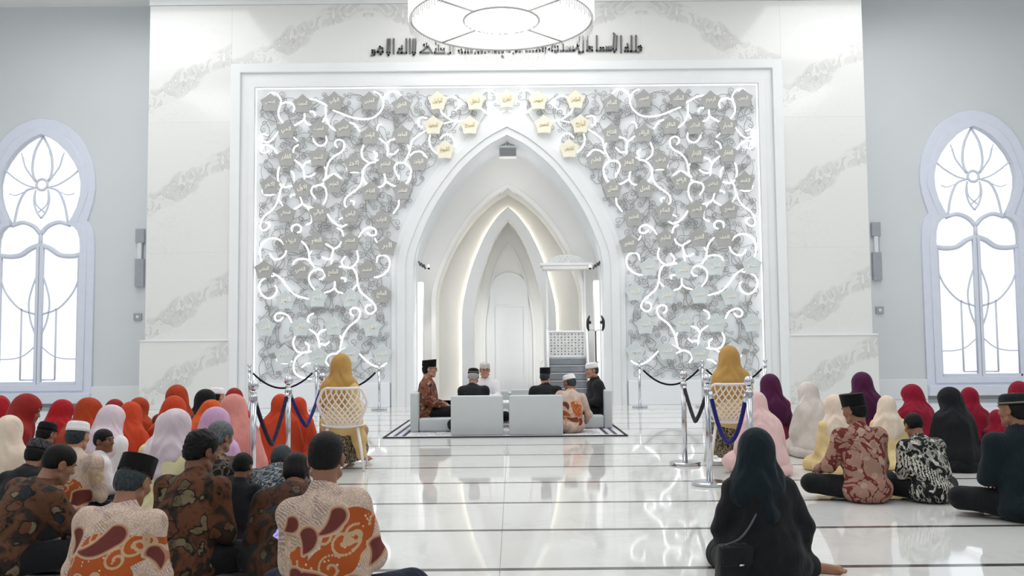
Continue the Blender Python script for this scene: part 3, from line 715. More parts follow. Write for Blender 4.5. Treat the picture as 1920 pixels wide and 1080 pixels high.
def pose(kind='floor', lean=.12, hyaw=0., hpitch=0., seat=0., side=0., sw=.16, arms='lap', htilt=0., legs=1.0):
    """joints of a seated figure facing +Y, pelvis over the origin; lengths of a 1.7 m adult"""
    J = {}
    up = V3(0, 0, 1)
    Ps = V3(0, 0, .13+seat)
    Rs = rotx(-lean) @ roty(side)
    Ru = rotx(-lean*1.35) @ roty(side*1.2)
    J['P'] = Ps; J['W'] = Ps+Rs @ V3(0, .0, .17); J['Ch'] = J['W']+Rs @ V3(0, 0, .13); J['Sc'] = J['Ch']+Ru @ V3(0, 0, .13)
    J['Nk'] = J['Sc']+Ru @ V3(0, .005, .06)
    H = rotz(hyaw) @ rotx(-hpitch) @ roty(htilt)
    J['Hd'] = J['Nk'] + (rotx(-(lean*.6+hpitch*.6)) @ V3(0, .02, .145)); J['H'] = H; J['Rs'] = Rs; J['Ru'] = Ru
    for s, n in ((-1, 'L'), (1, 'R')):
        sh = J['Sc']+Ru @ V3(s*sw, 0, -.028); J['S'+n] = sh
        if arms == 'lap':
            J['E'+n] = sh+Rs @ V3(s*.050, .06, -.24); J['Wr'+n] = V3(s*.10, .25+lean*.3, .24+seat)
        elif arms == 'fwd':
            J['E'+n] = sh+V3(s*.06, .12, -.22); J['Wr'+n] = V3(s*.07, .38+lean*.3, .32+seat)
        elif arms == 'knee':
            J['E'+n] = sh+V3(s*.075, .08, -.24); J['Wr'+n] = V3(s*.25, .27+lean*.2, .25+seat)
        elif arms == 'down':
            J['E'+n] = sh+V3(s*.10, -.02, -.25); J['Wr'+n] = V3(s*.30, .10, .16+seat)
        if kind == 'floor':
            J['Hp'+n] = V3(s*.09, .02, .115); J['K'+n] = V3(s*.33*legs, .25, .13); J['A'+n] = V3(-s*.10, .33, .065); J['T'+n] = V3(-s*.22, .36, .05)
        elif kind == 'knees':     # sitting on the heels
            J['Hp'+n] = V3(s*.09, .02, .15); J['K'+n] = V3(s*.15, .38, .07); J['A'+n] = V3(s*.09, -.06, .05); J['T'+n] = V3(s*.09, -.17, .04)
        else:
            J['Hp'+n] = V3(s*.09, .03, .11+seat); J['K'+n] = V3(s*.11, .43, max(.12+seat*.75, .30)); f_ = .43 if seat > .3 else .58
            J['A'+n] = V3(s*.10, f_, .08); J['T'+n] = V3(s*.11, f_+.16, .04)
    return J
def at(J, v): return J['Hd']+J['H'] @ V3(*v)
def add_head(f, J, female=False, child=False):
    H = J['H']
    e = lambda c, r, k=.015, sub=False: f.ball(at(J, c), r, k, H, sub)
    cn = lambda a, b, ra, rb, k=.012: f.cone(at(J, a), at(J, b), ra, rb, k)
    f.cone(J['Sc']+V3(0, -.005, -.01), at(J, (0, -.03, -.05)), .058 if not female else .048, .053 if not female else .045, .03)
    e((0, -.012, .030), (.076, .097, .088), .02)
    e((0, .022, -.045), (.058, .068, .068), .03)
    e((0, .062, -.090), (.026, .024, .022), .025)
    cn((-.036, .074, .026), (.036, .074, .026), .013, .013, .02)
    for s in (-1, 1):
        e((s*.042, .060, -.020), (.024, .022, .024), .02)
        e((s*.031, .090, .009), (.017, .014, .012), .012, True)
        e((s*.080, -.008, -.008), (.012, .022, .034), .01)
        e((s*.088, -.004, -.004), (.006, .012, .020), .008, True)
        cn((s*.060, .01, -.07), (s*.02, .065, -.095), .018, .018, .02)
    cn((0, .085, .012), (0, .104, -.020), .008, .012, .012)
    for s in (-1, 1): e((s*.012, .096, -.024), (.009, .010, .008), .008)
    cn((-.020, .083, -.051), (.020, .083, -.051), .007, .007, .008)
    cn((-.017, .081, -.062), (.017, .081, -.062), .008, .008, .008)
def torso(f, J, g=0., female=False):
    if female: rc, rw, rp, sr = (.145, .105, .15), (.135, .10), (.19, .145, .13), .058
    else: rc, rw, rp, sr = (.160, .118, .18), (.150, .115), (.175, .145, .13), .058
    f.ball(J['P']+V3(0, 0, .0), tuple(v+g for v in rp), .06)
    f.cone(J['P'], J['W'], rw[0]-.015+g, rw[0]-.02+g, .06)
    f.ball(J['Ch']+J['Rs'] @ V3(0, 0, .01), tuple(v+g for v in rc), .08, J['Rs'])
    f.cone(J['SL'], J['SR'], sr+g, sr+g, .05)
    f.cone(J['Sc']+V3(0, -.005, .0), J['Nk']+V3(0, -.008, -.01), .075+g, .056+g*.6, .05)
def arm(f, J, n, g=0., upto=1.0, female=False):
    k = .85 if female else 1.0
    f.cone(J['S'+n], J['E'+n], .060*k+g, .048*k+g, .04)
    if upto > .5:
        w_ = J['E'+n]+(J['Wr'+n]-J['E'+n])*min(1, (upto-.5)*2); f.cone(J['E'+n], w_, .046*k+g, (.046-.016*(upto-.5)*2)*k+g*1.1, .03)
def leg(f, J, n, g=0., k=.05):
    f.cone(J['Hp'+n], J['K'+n], .092+g, .068+g, k); f.cone(J['K'+n], J['A'+n], .064+g, .044+g, .03)
def foot(f, J, n):
    a, t_ = J['A'+n], J['T'+n]; f.cone(a, t_, .038, .030, .02); f.cone(a, a-(t_-a)*.3, .036, .032, .02)
    d = (t_-a)/np.linalg.norm(t_-a); s_ = np.cross(d, V3(0, 0, 1)); s_ /= max(np.linalg.norm(s_), 1e-6)
    for i in range(5): f.cone(t_+s_*(i-2)*.015, t_+s_*(i-2)*.016+d*(.045-.004*abs(i-1)), .011, .009, .006)
_hand = {}
def hand_arr(h=.0045):
    """relaxed right hand: palm at origin, fingers along +Y, thumb leaving the side at -X, palm facing -Z"""
    if h not in _hand:
        f = Field()
        f.ball((0, .045, 0), (.040, .050, .015), .01); f.cone((0, -.02, .0), (0, .02, 0), .026, .030, .02)
        for i, (x, L, a) in enumerate(((-.030, .068, .06), (-.010, .078, .0), (.010, .072, -.04), (.029, .056, -.12))):
            b = V3(x, .085 if i < 3 else .078, 0); d1 = V3(math.sin(-a), 1, -.35); d1 /= np.linalg.norm(d1); m1 = b+d1*L*.45
            d2 = V3(math.sin(-a)*.6, .75, -.75); d2 /= np.linalg.norm(d2); m2 = m1+d2*L*.30; d3 = V3(0, .35, -1); d3 /= np.linalg.norm(d3)
            f.cone(b-V3(0, .02, 0), m1, .0095, .0085, .004); f.cone(m1, m2, .0085, .0078, .003); f.cone(m2, m2+d3*L*.22, .0078, .0068, .003)
        f.cone((-.026, .015, -.004), (-.052, .050, -.012), .013, .0105, .01); f.cone((-.052, .050, -.012), (-.052, .080, -.024), .0105, .0085, .004)
        _hand[h] = f.mesh(h)
    return _hand[h]
def basis(d, up):
    y = d/np.linalg.norm(d); x = np.cross(y, up); x /= max(np.linalg.norm(x), 1e-6); z = np.cross(x, y); return np.stack([x, y, z], 1)
def join(parts):
    V = []; F = []; n = 0
    for v, f in parts: V.append(v); F.append(f+n); n += len(v)
    return np.concatenate(V), np.concatenate(F)
def add_body(J, h, female=False, sole=True, fine=True):
    f = Field(); torso(f, J, -.012, female)
    for n in 'LR': arm(f, J, n, -.004, 1.0, female); leg(f, J, n, -.01); foot(f, J, n)
    add_head(f, J, female)
    parts = [f.mesh(h)]
    hv, hf = hand_arr(.0045 if fine else .008)
    for s, n in ((-1, 'L'), (1, 'R')):
        d = J['Wr'+n]-J['E'+n]; d = d/np.linalg.norm(d); d2 = d+V3(-s*.5, .3, -.15); Bm = basis(d2, V3(0, 0, 1))
        v = hv.copy()
        if s < 0: v[:, 0] *= -1
        v = v @ Bm.T + J['Wr'+n] + d*.01
        parts.append((v, hf if s > 0 else hf[:, ::-1]))
    return join(parts)
def cloth_fold(amp, seed, vert=False, zc=None):
    p = np.random.default_rng(seed).uniform(0, 6.28, 6)
    def d(x, y, z):
        a = np.sin(19*x+9*z+p[0]+2.2*np.sin(8*z+p[1]))*np.sin(13*z-6*x+p[2]+1.5*np.sin(9*x+7*y+p[3]))
        b = np.sin(46*z+10*np.sin(5*x+p[4])+14*x*np.sin(p[5]))*np.exp(-((z-.20)/.14)**2)
        return amp*(a*.8+b*.55)
    return d
def scarf_fold(amp, seed, J, z0):
    p = np.random.default_rng(seed).uniform(0, 6.28, 8); hd = J['Hd']
    def d(x, y, z):
        dx, dy = x-hd[0]*.6, y-hd[1]*.6-J['P'][1]*.4; phi = np.arctan2(dx, dy)
        t = np.clip((z0+.12-z)/.30, 0, 1)
        fan = 8*phi+p[0]+2.0*np.sin(5*z+p[1])+.8*np.sin(3*phi+p[6])
        ridge = 1-2*np.abs(np.sin(fan*.5))**.7
        cowl = np.sin(34*(z+.5*dx*np.sign(np.cos(p[3]))+.3*dy)+3*np.sin(4*phi+p[4]))*np.exp(-((z-z0-.02)/.11)**2)
        low = np.sin(9*dx+p[2]+7*z)*np.sin(8*z+p[5]+5*dy)
        return amp*(-ridge*t*.8+cowl*.5)+.008*low*np.clip((z0+.2-z)/.2, .15, 1)
    return d
_cache = {}
def person_mesh(key, fn):
    if key not in _cache: _cache[key] = fn()
    return _cache[key]
def garment(name, key, fn, mat, parent):
    me = person_mesh(key, fn)
    o = link(name, me, None, parent)
    if len(me.materials) == 0: me.materials.append(mat)
    o.material_slots[0].link = 'OBJECT'; o.material_slots[0].material = mat
    return o
def head_matrix(J):
    m = Matrix.Identity(4)
    for i in range(3):
        for j in range(3): m[i][j] = float(J['H'][i, j])
        m[i][3] = float(J['Hd'][i])
    return m
# shared small parts, in head space
def uv_ball(r, seg=10, rings=6):
    V = [(0, 0, -r)]; F = []
    for i in range(1, rings):
        a = -PI/2+PI*i/rings
        for k in range(seg): b = 2*PI*k/seg; V.append((r*math.cos(a)*math.cos(b), r*math.cos(a)*math.sin(b), r*math.sin(a)))
    V.append((0, 0, r)); n = len(V)-1
    for k in range(seg): F.append([0, 1+(k+1) % seg, 1+k]); F.append([n, n-seg+k, n-seg+(k+1) % seg])
    for i in range(rings-2):
        for k in range(seg): l = (k+1) % seg; F.append([1+i*seg+k, 1+i*seg+l, 1+(i+1)*seg+l, 1+(i+1)*seg+k])
    return V, F
def eye_mesh():
    V, F = uv_ball(.0125, 12, 8); me = mesh_np('eye', V, F)
    e1 = plain('eye_white', (226, 222, 216), .2); e2 = plain('eye_iris', (28, 18, 14), .15)
    me.materials.append(e1); me.materials.append(e2)
    for p in me.polygons: p.material_index = 1 if p.center.y > .0088 else 0
    return me
EYE = eye_mesh()
V_, F_ = tube_arr(smooth_path([(-.016, -.004, 0), (-.004, .004, .004), (.014, -.003, .0)], 4), [.0025]*3 + [.0035]*3+[.003]*2+[.0018]*1, 5)
BROW = mesh_np('eyebrow', V_, F_); BROW.materials.append(plain('eyebrow_hair', (28, 22, 20), .8))
def add_face(root, J):
    hm = head_matrix(J)
    for s in (-1, 1):
        o = link('eye', EYE, None, root); o.matrix_local = hm @ Matrix.Translation((s*.031, .0690, .009))
        o = link('eyebrow', BROW, None, root); o.matrix_local = hm @ Matrix.Translation((s*.032, .088, .029)) @ Matrix.Scale(s, 4, (1, 0, 0))
def hair_arr(J, style, h):
    f = Field(); H = J['H']; seed = 5
    if style in ('curly', 'fluffy'):
        f.ball(at(J, (0, -.020, .042)), (.090, .104, .090), .02, H); f.ball(at(J, (0, -.06, -.02)), (.074, .055, .06), .03, H)
        disp = lambda x, y, z: .006*np.sin(95*x+3*np.sin(60*z))*np.sin(90*z+2*np.sin(70*y))*np.sin(80*y+1)
    elif style == 'nape':       # what a cap leaves showing
        f.ball(at(J, (0, -.022, .010)), (.084, .096, .062), .02, H); f.ball(at(J, (0, -.055, -.035)), (.066, .052, .05), .03, H)
        disp = lambda x, y, z: .0015*np.sin(220*x+2*np.sin(30*z))
    elif style == 'boy':
        f.ball(at(J, (0, -.014, .038)), (.084, .103, .088), .02, H); f.ball(at(J, (0, -.05, -.01)), (.074, .058, .05), .03, H)
        disp = lambda x, y, z: .0025*np.sin(150*x+3*np.sin(60*z))*np.sin(130*y)
    elif style == 'bowl':
        f.ball(at(J, (0, -.010, .034)), (.088, .106, .090), .02, H); f.ball(at(J, (0, -.05, -.03)), (.078, .062, .06), .03, H)
        disp = lambda x, y, z: .002*np.sin(210*x+2*np.sin(20*z))
    else:                       # short and crew cuts
        f.ball(at(J, (0, -.014, .040)), (.081, .102, .090), .02, H); f.ball(at(J, (0, -.052, -.005)), (.070, .056, .055), .03, H)
        disp = lambda x, y, z: .0012*np.sin(260*x)*np.sin(240*y+z*100)
    if style == 'nape':
        f.ball(at(J, (0, .155, .0)), (.14, .155, .16), .01, H, True)
    else:
        f.ball(at(J, (0, .115, -.045)), (.098, .085, .100), .012, H, True)
    for s in (-1, 1): f.ball(at(J, (s*.085, .0, -.02)), (.020, .028, .038), .01, H, True)
    return f.mesh(h, disp)
def songkok(mat, root, J, wedge=.014, hgt=.098, r=(.084, .104)):
    V = []; F = []; n = 28
    prof = [(1.0, .0), (1.015, .03), (1.01, 1.0), (.985, 1.02), (.9, 1.0), (.5, .985), (.02, .985)]
    for (q, zz) in prof:
        for k in range(n):
            a = 2*PI*k/n; x, y = r[0]*q*math.cos(a), r[1]*q*math.sin(a); V.append((x, y-.014, .038+zz*hgt+(wedge*(y/r[1]) if zz > .5 else 0)))
    for i in range(len(prof)-1):
        for k in range(n): l = (k+1) % n; F.append([i*n+k, i*n+l, (i+1)*n+l, (i+1)*n+k])
    F.append([(len(prof)-1)*n+k for k in range(n)])
    me = mesh_np('cap', V, F); me.set_sharp_from_angle(angle=.7)
    o = link('cap', me, mat, root); o.matrix_local = head_matrix(J); return o
def kufi(mat, root, J, hgt=.085, band=None):
    V = []; F = []; n = 28
    prof = [(1.0, .0), (1.03, .02), (1.03, .30), (1.0, .34), (.985, .62), (.90, .86), (.70, .97), (.35, 1.0), (.02, 1.0)]
    for (q, zz) in prof:
        for k in range(n):
            a = 2*PI*k/n; V.append((.083*q*math.cos(a), .103*q*math.sin(a)-.014, .036+zz*hgt))
    for i in range(len(prof)-1):
        for k in range(n): l = (k+1) % n; F.append([i*n+k, i*n+l, (i+1)*n+l, (i+1)*n+k])
    F.append([(len(prof)-1)*n+k for k in range(n)])
    o = link('cap', mesh_np('cap', V, F), mat, root); o.matrix_local = head_matrix(J)
    if band is not None:
        p = [(.0868*math.cos(a), .1075*math.sin(a)-.014, .05) for a in np.linspace(0, 2*PI, 28, endpoint=False)]
        b = tube('cap_band', p, .006, band, o, 5, True)
    return o
def glasses(root, J):
    g = []
    V = []; F = []
    for s in (-1, 1):
        p = [(s*.032+.021*math.cos(a), .103-.25*abs(.021*math.cos(a)), .008+.016*math.sin(a)) for a in np.linspace(0, 2*PI, 14, endpoint=False)]
        v, f = tube_arr(p, .0022, 5, True); F += [[q+len(V) for q in ff] for ff in f]; V += list(v)
        v, f = tube_arr([(s*.053, .098, .012), (s*.078, .05, .014), (s*.084, -.005, .010)], .0022, 5); F += [[q+len(V) for q in ff] for ff in f]; V += list(v)
    v, f = tube_arr([(-.011, .104, .012), (.011, .104, .012)], .002, 5); F += [[q+len(V) for q in ff] for ff in f]; V += list(v)
    o = link('glasses', mesh_np('glasses', V, F), M['black'], root); o.matrix_local = head_matrix(J)

SKIN = {}
def skin(rgb):
    if rgb not in SKIN:
        t = NT('skin'); c = lin(rgb); nz = t.noise(t.coord(), 14, 4)
        t.col(t.ramp(nz.outputs[0], [(.3, tuple(x*.86 for x in c)), (.7, tuple(min(1, x*1.1) for x in c))])); t.set(.5, 0, .35)
        t.b.inputs['Subsurface Weight'].default_value = .06; t.b.inputs['Subsurface Radius'].default_value = (.02, .008, .004); SKIN[rgb] = t.m
    return SKIN[rgb]
PEOPLE = []
def place(root, J, px, pt, d, face, top, ztop=None, dx=0.):
    """stand the figure on the floor at depth d so that its head is on the measured column; scale from the measured crown height"""
    hz = 656 - RHO*(px-953)
    off = rotz(face) @ J['Hd']
    s = 1.0
    for _ in range(3):
        dd = d + s*off[1]
        p = P(px, pt, dd); s = max(.5, min(1.12, p.z/top)) if ztop is None else ztop
    root.location = (p.x - s*off[0]+dx, d, 0); root.rotation_euler = (0, 0, face); root.scale = (s, s, s)
def lod(d): return min(.016, max(.0065, d*.0017))
def mkq(v): return round(v, 2)
def man(label, px, pt, d, shirt, trousers, hair='short', hairmat=None, cap=None, capmat=None, face=0., lean=.12, hyaw=0., hpitch=.1, kind='floor', seat=0., side=0., arms='lap', sk=(150, 104, 78), sleeve=1.0, glass=False, group=None, top=None, sw=.16, z=None, seed=1, pat=None, collar=None, legs=1., htilt=0., cat='person', scale=None):
    J = pose(kind, lean, hyaw, hpitch, seat, side, sw, arms, htilt, legs)
    pk = ('m', kind, mkq(lean), mkq(hyaw), mkq(hpitch), mkq(seat), mkq(side), arms, mkq(sw), mkq(legs), mkq(htilt)); h = lod(d)
    bh = min(.010, max(.0075, h))
    root = link('person', mesh_np('person', *add_body(J, bh, fine=d < 7)), skin(sk)); tag(root, label, cat, group)
    def f_shirt():
        f = Field(); torso(f, J, .014)
        for n in 'LR': arm(f, J, n, .013, sleeve)
        f.ball(J['P']+V3(0, -.02, -.035), (.205, .18, .105), .06); f.ball(J['W']+V3(0, -.01, .0), (.182, .138, .17), .06, J['Rs'])
        f.cone(J['Nk']+V3(0, -.012, -.035), J['Nk']+V3(0, -.012, .005), .074, .067, .012)
        f.cone(J['Nk']+V3(0, -.008, .0), J['Nk']+V3(0, .0, .06), .050, .054, .006, True)
        if sleeve < .6:
            for n in 'LR': f.cone(J['S'+n], J['S'+n]+(J['E'+n]-J['S'+n])*.95, .078, .074, .02)
        return f.mesh(h, cloth_fold(.009, seed), zmin=.004)
    V, F = f_shirt(); me = mesh_np('shirt', V, F)
    if pat: pat(me, V, J)
    so = link('shirt', me, shirt, root)
    if collar is not None:
        p = [J['Nk']+V3(.069*math.cos(a), -.012+.069*math.sin(a), .002) for a in np.linspace(0, 2*PI, 20, endpoint=False)]
        tube('collar', p, .010, collar, root, 6, True)
    def f_tr():
        f = Field()
        for n in 'LR': leg(f, J, n, .012)
        f.ball(J['P']+V3(0, 0, -.02), (.19, .15, .10), .05)
        return f.mesh(max(h, .010), cloth_fold(.004, seed+9), zmin=.003)
    link('trousers', mesh_np('trousers', *f_tr()), trousers, root)
    st = hair
    if st:
        link('hair', mesh_np('hair', *hair_arr(J, st, min(.008, max(.005, h*.7)))), hairmat or HAIR['black'], root)
    if cap == 'songkok': songkok(capmat, root, J)
    elif cap == 'kufi': kufi(capmat, root, J)
    elif cap == 'kufiband': kufi(capmat, root, J, .08, HAIR['tan'])
    add_face(root, J)
    if glass: glasses(root, J)
    tp = (max(p.z for p in [head_matrix(J) @ Vector((0, -.012, zz)) for zz in ((.139 if cap else .13),)])) if top is None else top
    place(root, J, px, pt, d, face, tp, scale)
    if z: root.location.z = z
    PEOPLE.append(root)
    return root, J
def woman(label, px, pt, d, scarf, dress, style='med', face=0., lean=.12, hyaw=0., hpitch=.1, kind='knees', seat=0., side=0., arms='lap', sk=(168, 122, 96), group=None, variant=0, z=None, under=None, scale=None, legs=.8, tail=False, sw=.145, facevis=False, over=None, skirt=None, drape=False):
    J = pose(kind, lean, hyaw, hpitch, seat, side, sw, arms, 0., legs); h = lod(d)
    for k_, v_ in (over or {}).items(): J[k_] = V3(*v_)
    hq = .0065 if h < .008 else .010 if h < .0125 else .0145
    key = (str(over), kind, mkq(lean), mkq(hyaw), mkq(hpitch), mkq(seat), mkq(side), arms, mkq(legs), mkq(sw))
    root = link('person', None if False else person_mesh(('b',)+key, lambda: mesh_np('person', *add_body(J, .0095, True, fine=d < 7))).copy() if False else person_mesh(('b',)+key, lambda: mesh_np('person', *add_body(J, .0095, True, fine=d < 7))))
    if len(root.data.materials) == 0: root.data.materials.append(skin(sk))
    root.material_slots[0].link = 'OBJECT'; root.material_slots[0].material = skin(sk)
    tag(root, label, 'person', group)
    def f_dress():
        f = Field(); torso(f, J, .016, True)
        for n in 'LR':
            arm(f, J, n, .020, 1.0, True)
            if skirt is None: leg(f, J, n, .030, .10)
        if kind in ('floor', 'knees'):
            f.ball(J['P']+V3(0, .06, -.06), (.25, .27, .10), .10)
            f.ball((0, .0, .05), (.27, .24, .07), .08)
            if style == 'tail':
                f.cone(J['W'], J['Ch'], .17, .165, .08); f.ball(J['P']+V3(0, .0, .03), (.24, .21, .17), .08)
                for n in 'LR': f.cone(J['S'+n]+V3(0, 0, -.04), J['E'+n], .07, .085, .06)
        elif skirt is None:
            f.ball(J['P']+V3(0, .14, -.02), (.19, .25, .12), .08)
            f.cone(V3(0, .38, seat*.7+.05), V3(0, .44, .14), .17, .15, .08)
        if drape: f.cone(J['SR']+V3(.02, -.03, -.02), V3(.25, .0, .34), .085, .075, .05); f.cone(V3(.25, .0, .34), V3(.27, .02, .14), .075, .05, .05)
        return mesh_np('dress', *f.mesh(hq, cloth_fold(.010, 30+variant), zmin=.003))
    if skirt is not None:
        def f_skirt():
            f = Field()
            f.ball(J['P']+V3(0, .10, -.02), (.19, .25, .12), .08); f.cone(J['P']+V3(0, .05, -.02), V3(0, .08, seat*.45), .17, .16, .08)
            f.cone(V3(0, .36, seat*.7+.05), V3(0, .42, .14), .17, .16, .08); f.cone(V3(0, .10, seat*.45), V3(0, .30, .14), .15, .15, .1)
            return mesh_np('skirt', *f.mesh(hq, cloth_fold(.012, 70+variant), zmin=.05))
        garment('skirt', ('k', hq, variant)+key, f_skirt, skirt, root)
    garment('dress', ('d', hq, variant)+key, f_dress, dress, root)
    def f_scarf():
        f = Field(); H = J['H']; Sc = J['Sc']; P_ = J['P']
        f.ball(at(J, (0, -.018, .024)), (.099, .122, .118), .02, H)
        f.ball(at(J, (0, -.075, -.01)), (.066, .052, .06), .05, H)
        f.cone(at(J, (0, -.025, .0)), Sc+V3(0, -.02, -.03), .095, .135, .06)
        q_ = (-1, 1)[variant % 2]; f.cone(at(J, (q_*.02, -.06, .04)), J['S'+('L' if q_ < 0 else 'R')]*.75+Sc*.25+V3(0, -.04, -.03), .062, .085, .07)
        f.cone(at(J, (0, .02, -.085)), Sc+V3(0, .05, .01), .060, .09, .05)
        f.cone(Sc+V3(-.085, -.01, -.02), Sc+V3(.085, -.01, -.02), .092, .092, .09)
        if style == 'short':
            f.cone(Sc+V3(0, -.03, -.0), J['Ch']+V3(0, -.03, .02), .125, .15, .05); f.ball(J['Ch']+V3(0, .01, .05), (.185, .14, .12), .05)
        elif style == 'med':
            f.cone(J['SL'], J['EL']*.5+J['SL']*.5, .085, .085, .06); f.cone(J['SR'], J['ER']*.5+J['SR']*.5, .085, .085, .06)
            f.ball(J['Ch']+V3(0, -.0, -.01), (.205, .155, .19), .07, J['Rs'])
        elif style == 'tail':
            f.ball(J['Ch']+V3(0, .0, .08), (.155, .128, .10), .06, J['Rs'])
            f.cone(Sc+V3(.0, -.06, .04), J['Ch']+J['Rs'] @ V3(.02, -.135, -.04), .075, .055, .06); f.cone(J['Ch']+J['Rs'] @ V3(.02, -.125, -.04), J['Ch']+J['Rs'] @ V3(.025, -.105, -.16), .055, .03, .04)
        else:   # long
            for n in 'LR': f.cone(J['S'+n], J['E'+n], .088, .105, .07)
            f.ball(J['Ch']+V3(0, -.0, -.04), (.22, .17, .24), .08, J['Rs'])
            f.cone(J['Ch']+V3(0, -.01, -.02), P_+V3(0, .0, .06), .175, .215, .08)
            if kind == 'chair': pass
            else: f.ball(P_+V3(0, .03, .0), (.27, .25, .14), .08)
        f.ball(at(J, (0, .112, -.012)), (.058, .062, .082), .012, H, True)
        return mesh_np('headscarf', *f.mesh(hq, scarf_fold(.012, 50+variant, J, J['Sc'][2]+.05), zmin=.01))
    garment('headscarf', ('s', hq, style, variant)+key, f_scarf, scarf, root)
    if under is not None:
        def f_un():
            f = Field(); f.ball(at(J, (0, -.004, .024)), (.084, .108, .104), .02, J['H']); f.ball(at(J, (0, .118, -.02)), (.056, .07, .09), .01, J['H'], True); return mesh_np('under_scarf', *f.mesh(.008))
        garment('under_scarf', ('u',)+key, f_un, under, root)
    add_face(root, J)
    tp = (head_matrix(J) @ Vector((0, -.016, .138))).z
    place(root, J, px, pt, d, face, tp, scale)
    if z: root.location.z = z
    PEOPLE.append(root)
    return root, J
HAIR = {}
def hairmat(name, rgb, rgb2=None):
    t = NT(name); c = lin(rgb); c2 = lin(rgb2 or tuple(min(255, v+22) for v in rgb)); co = t.coord('Object', (60, 60, 14)); nz = t.noise(co, 3, 4)
    t.col(t.ramp(nz.outputs[0], [(.35, c), (.65, c2)])); t.set(.6, 0, .2); t.bump(nz.outputs[0], .4, .004); return t.m
HAIR['black'] = hairmat('black_hair', (9, 8, 8), (24, 22, 22)); HAIR['grey'] = hairmat('grey_hair', (66, 70, 74), (120, 124, 126)); HAIR['dkgrey'] = hairmat('greying_hair', (34, 40, 44), (64, 70, 74)); HAIR['white'] = hairmat('white_hair', (130, 128, 128), (190, 188, 186))
HAIR['tan'] = plain('cap_band_tan', (128, 112, 92), .7)
# ------------------------------------------------------------------ cloth patterns
def c3(*rgb): return lin(rgb)
def batik_paisley(name, cream=(196, 172, 156), orange=(170, 80, 30), maroon=(104, 48, 44), dark=(92, 70, 76)):
    """large paisley batik: shape distances come from a mesh attribute, thresholds here keep the edges crisp"""
    t = NT(name); a = t.n('ShaderNodeAttribute'); a.attribute_name = 'pattern'
    sep = t.n('ShaderNodeSeparateColor'); t.l(a.outputs['Color'], sep.inputs[0])
    tear, org, curl = sep.outputs[0], sep.outputs[1], sep.outputs[2]
    co = t.coord(); v = t.voro(co, 95); sp = t.ramp(v.outputs['Distance'], [(.30, 1.0), (.42, 0.0)], True)
    n = t.noise(co, 7, 2); msk = t.ramp(n.outputs[0], [(.48, 0.), (.54, 1.)])
    br = t.n('ShaderNodeTexWave'); br.inputs['Scale'].default_value = 30; br.inputs['Distortion'].default_value = 6; br.bands_direction = 'DIAGONAL'; t.l(co, br.inputs[0])
    herr = t.ramp(br.outputs['Fac'], [(.42, 0.0), (.5, .5)])
    base = t.mix(t.math('MULTIPLY', sp, .8), lin(cream), lin(tuple(min(255, v_+26) for v_ in cream)))
    base = t.mix(t.math('MULTIPLY', herr, msk), base, lin(dark))
    v2 = t.voro(co, 26); dots = t.ramp(v2.outputs['Distance'], [(.13, 1.0), (.17, 0.0)])
    oc = t.mix(dots, lin(orange), lin((214, 182, 150)))
    c = t.mix(t.math('LESS_THAN', org, 0.0), base, oc)
    c = t.mix(t.math('LESS_THAN', curl, .0065), c, lin((190, 158, 124)))
    c = t.mix(t.math('LESS_THAN', tear, .015), c, lin((192, 164, 136)))
    c = t.mix(t.math('LESS_THAN', tear, .007), c, lin((170, 120, 92)))
    c = t.mix(t.math('LESS_THAN', tear, .0), c, lin(maroon))
    t.col(c); t.set(.75, 0, .3); cloth_bump(t, co); return t.m
def pattern_paisley(seed, blobs=None, tears=None):
    def f(me, V, J):
        r = np.random.default_rng(seed)
        u, v = V[:, 0], V[:, 2]; y = V[:, 1]
        u = u*1.0
        T = tears or [(-.07, .50, .02, .455, .040), (-.10, .44, -.115, .35, .045), (-.17, .50, -.19, .42, .034), (-.15, .25, -.13, .17, .040), (.09, .50, .02, .42, .040), (.0, .22, -.14, .26, .042), (.15, .22, .09, .28, .036), (.20, .38, .17, .28, .036), (.07, .11, -.06, .13, .045), (-.27, .33, -.24, .24, .035), (.28, .30, .25, .22, .035), (-.22, .12, -.12, .10, .04)]
        O = blobs or [(.10, .40, .105, .15), (.02, .30, .13, .09), (-.11, .30, .10, .09), (.06, .22, .10, .10), (-.05, .12, .12, .05)]
        td = np.full(len(u), 1.); od = np.full(len(u), 1.); cu_ = np.full(len(u), 1.)
        for (x0, z0, x1, z1, rr) in T:
            dx, dz = x1-x0, z1-z0; L2 = dx*dx+dz*dz; tt = np.clip(((u-x0)*dx+(v-z0)*dz)/L2, 0, 1)
            bend = .25*np.sin(PI*tt)*math.sqrt(L2)*.5
            px_, pz_ = x0+dx*tt-dz/math.sqrt(L2)*bend, z0+dz*tt+dx/math.sqrt(L2)*bend
            td = np.minimum(td, np.sqrt((u-px_)**2+(v-pz_)**2)-rr*(1-tt)**.8)
        wob = .02*np.sin(24*u+seed)*np.cos(21*v+2*seed)
        for (x0, z0, rx, rz) in O:
            od = np.minimum(od, (np.sqrt(((u-x0)/rx)**2+((v-z0)/rz)**2)-1)*min(rx, rz)+wob)
        for q in range(15):
            x0, z0 = r.uniform(-.2, .24), r.uniform(.08, .5); R = r.uniform(.035, .075); a0 = r.uniform(0, 6.28); sg = r.choice([-1, 1])
            for i in range(34):
                k = i/33; a = a0+sg*k*2.6*PI; rad = R*(1-.85*k); cu_ = np.minimum(cu_, np.sqrt((u-x0-rad*math.cos(a))**2+(v-z0-rad*math.sin(a))**2))
        at_ = me.attributes.new('pattern', 'FLOAT_COLOR', 'POINT')
        at_.data.foreach_set('color', np.stack([td, od, cu_, np.ones_like(u)], 1).astype(np.float32).ravel())
    return f
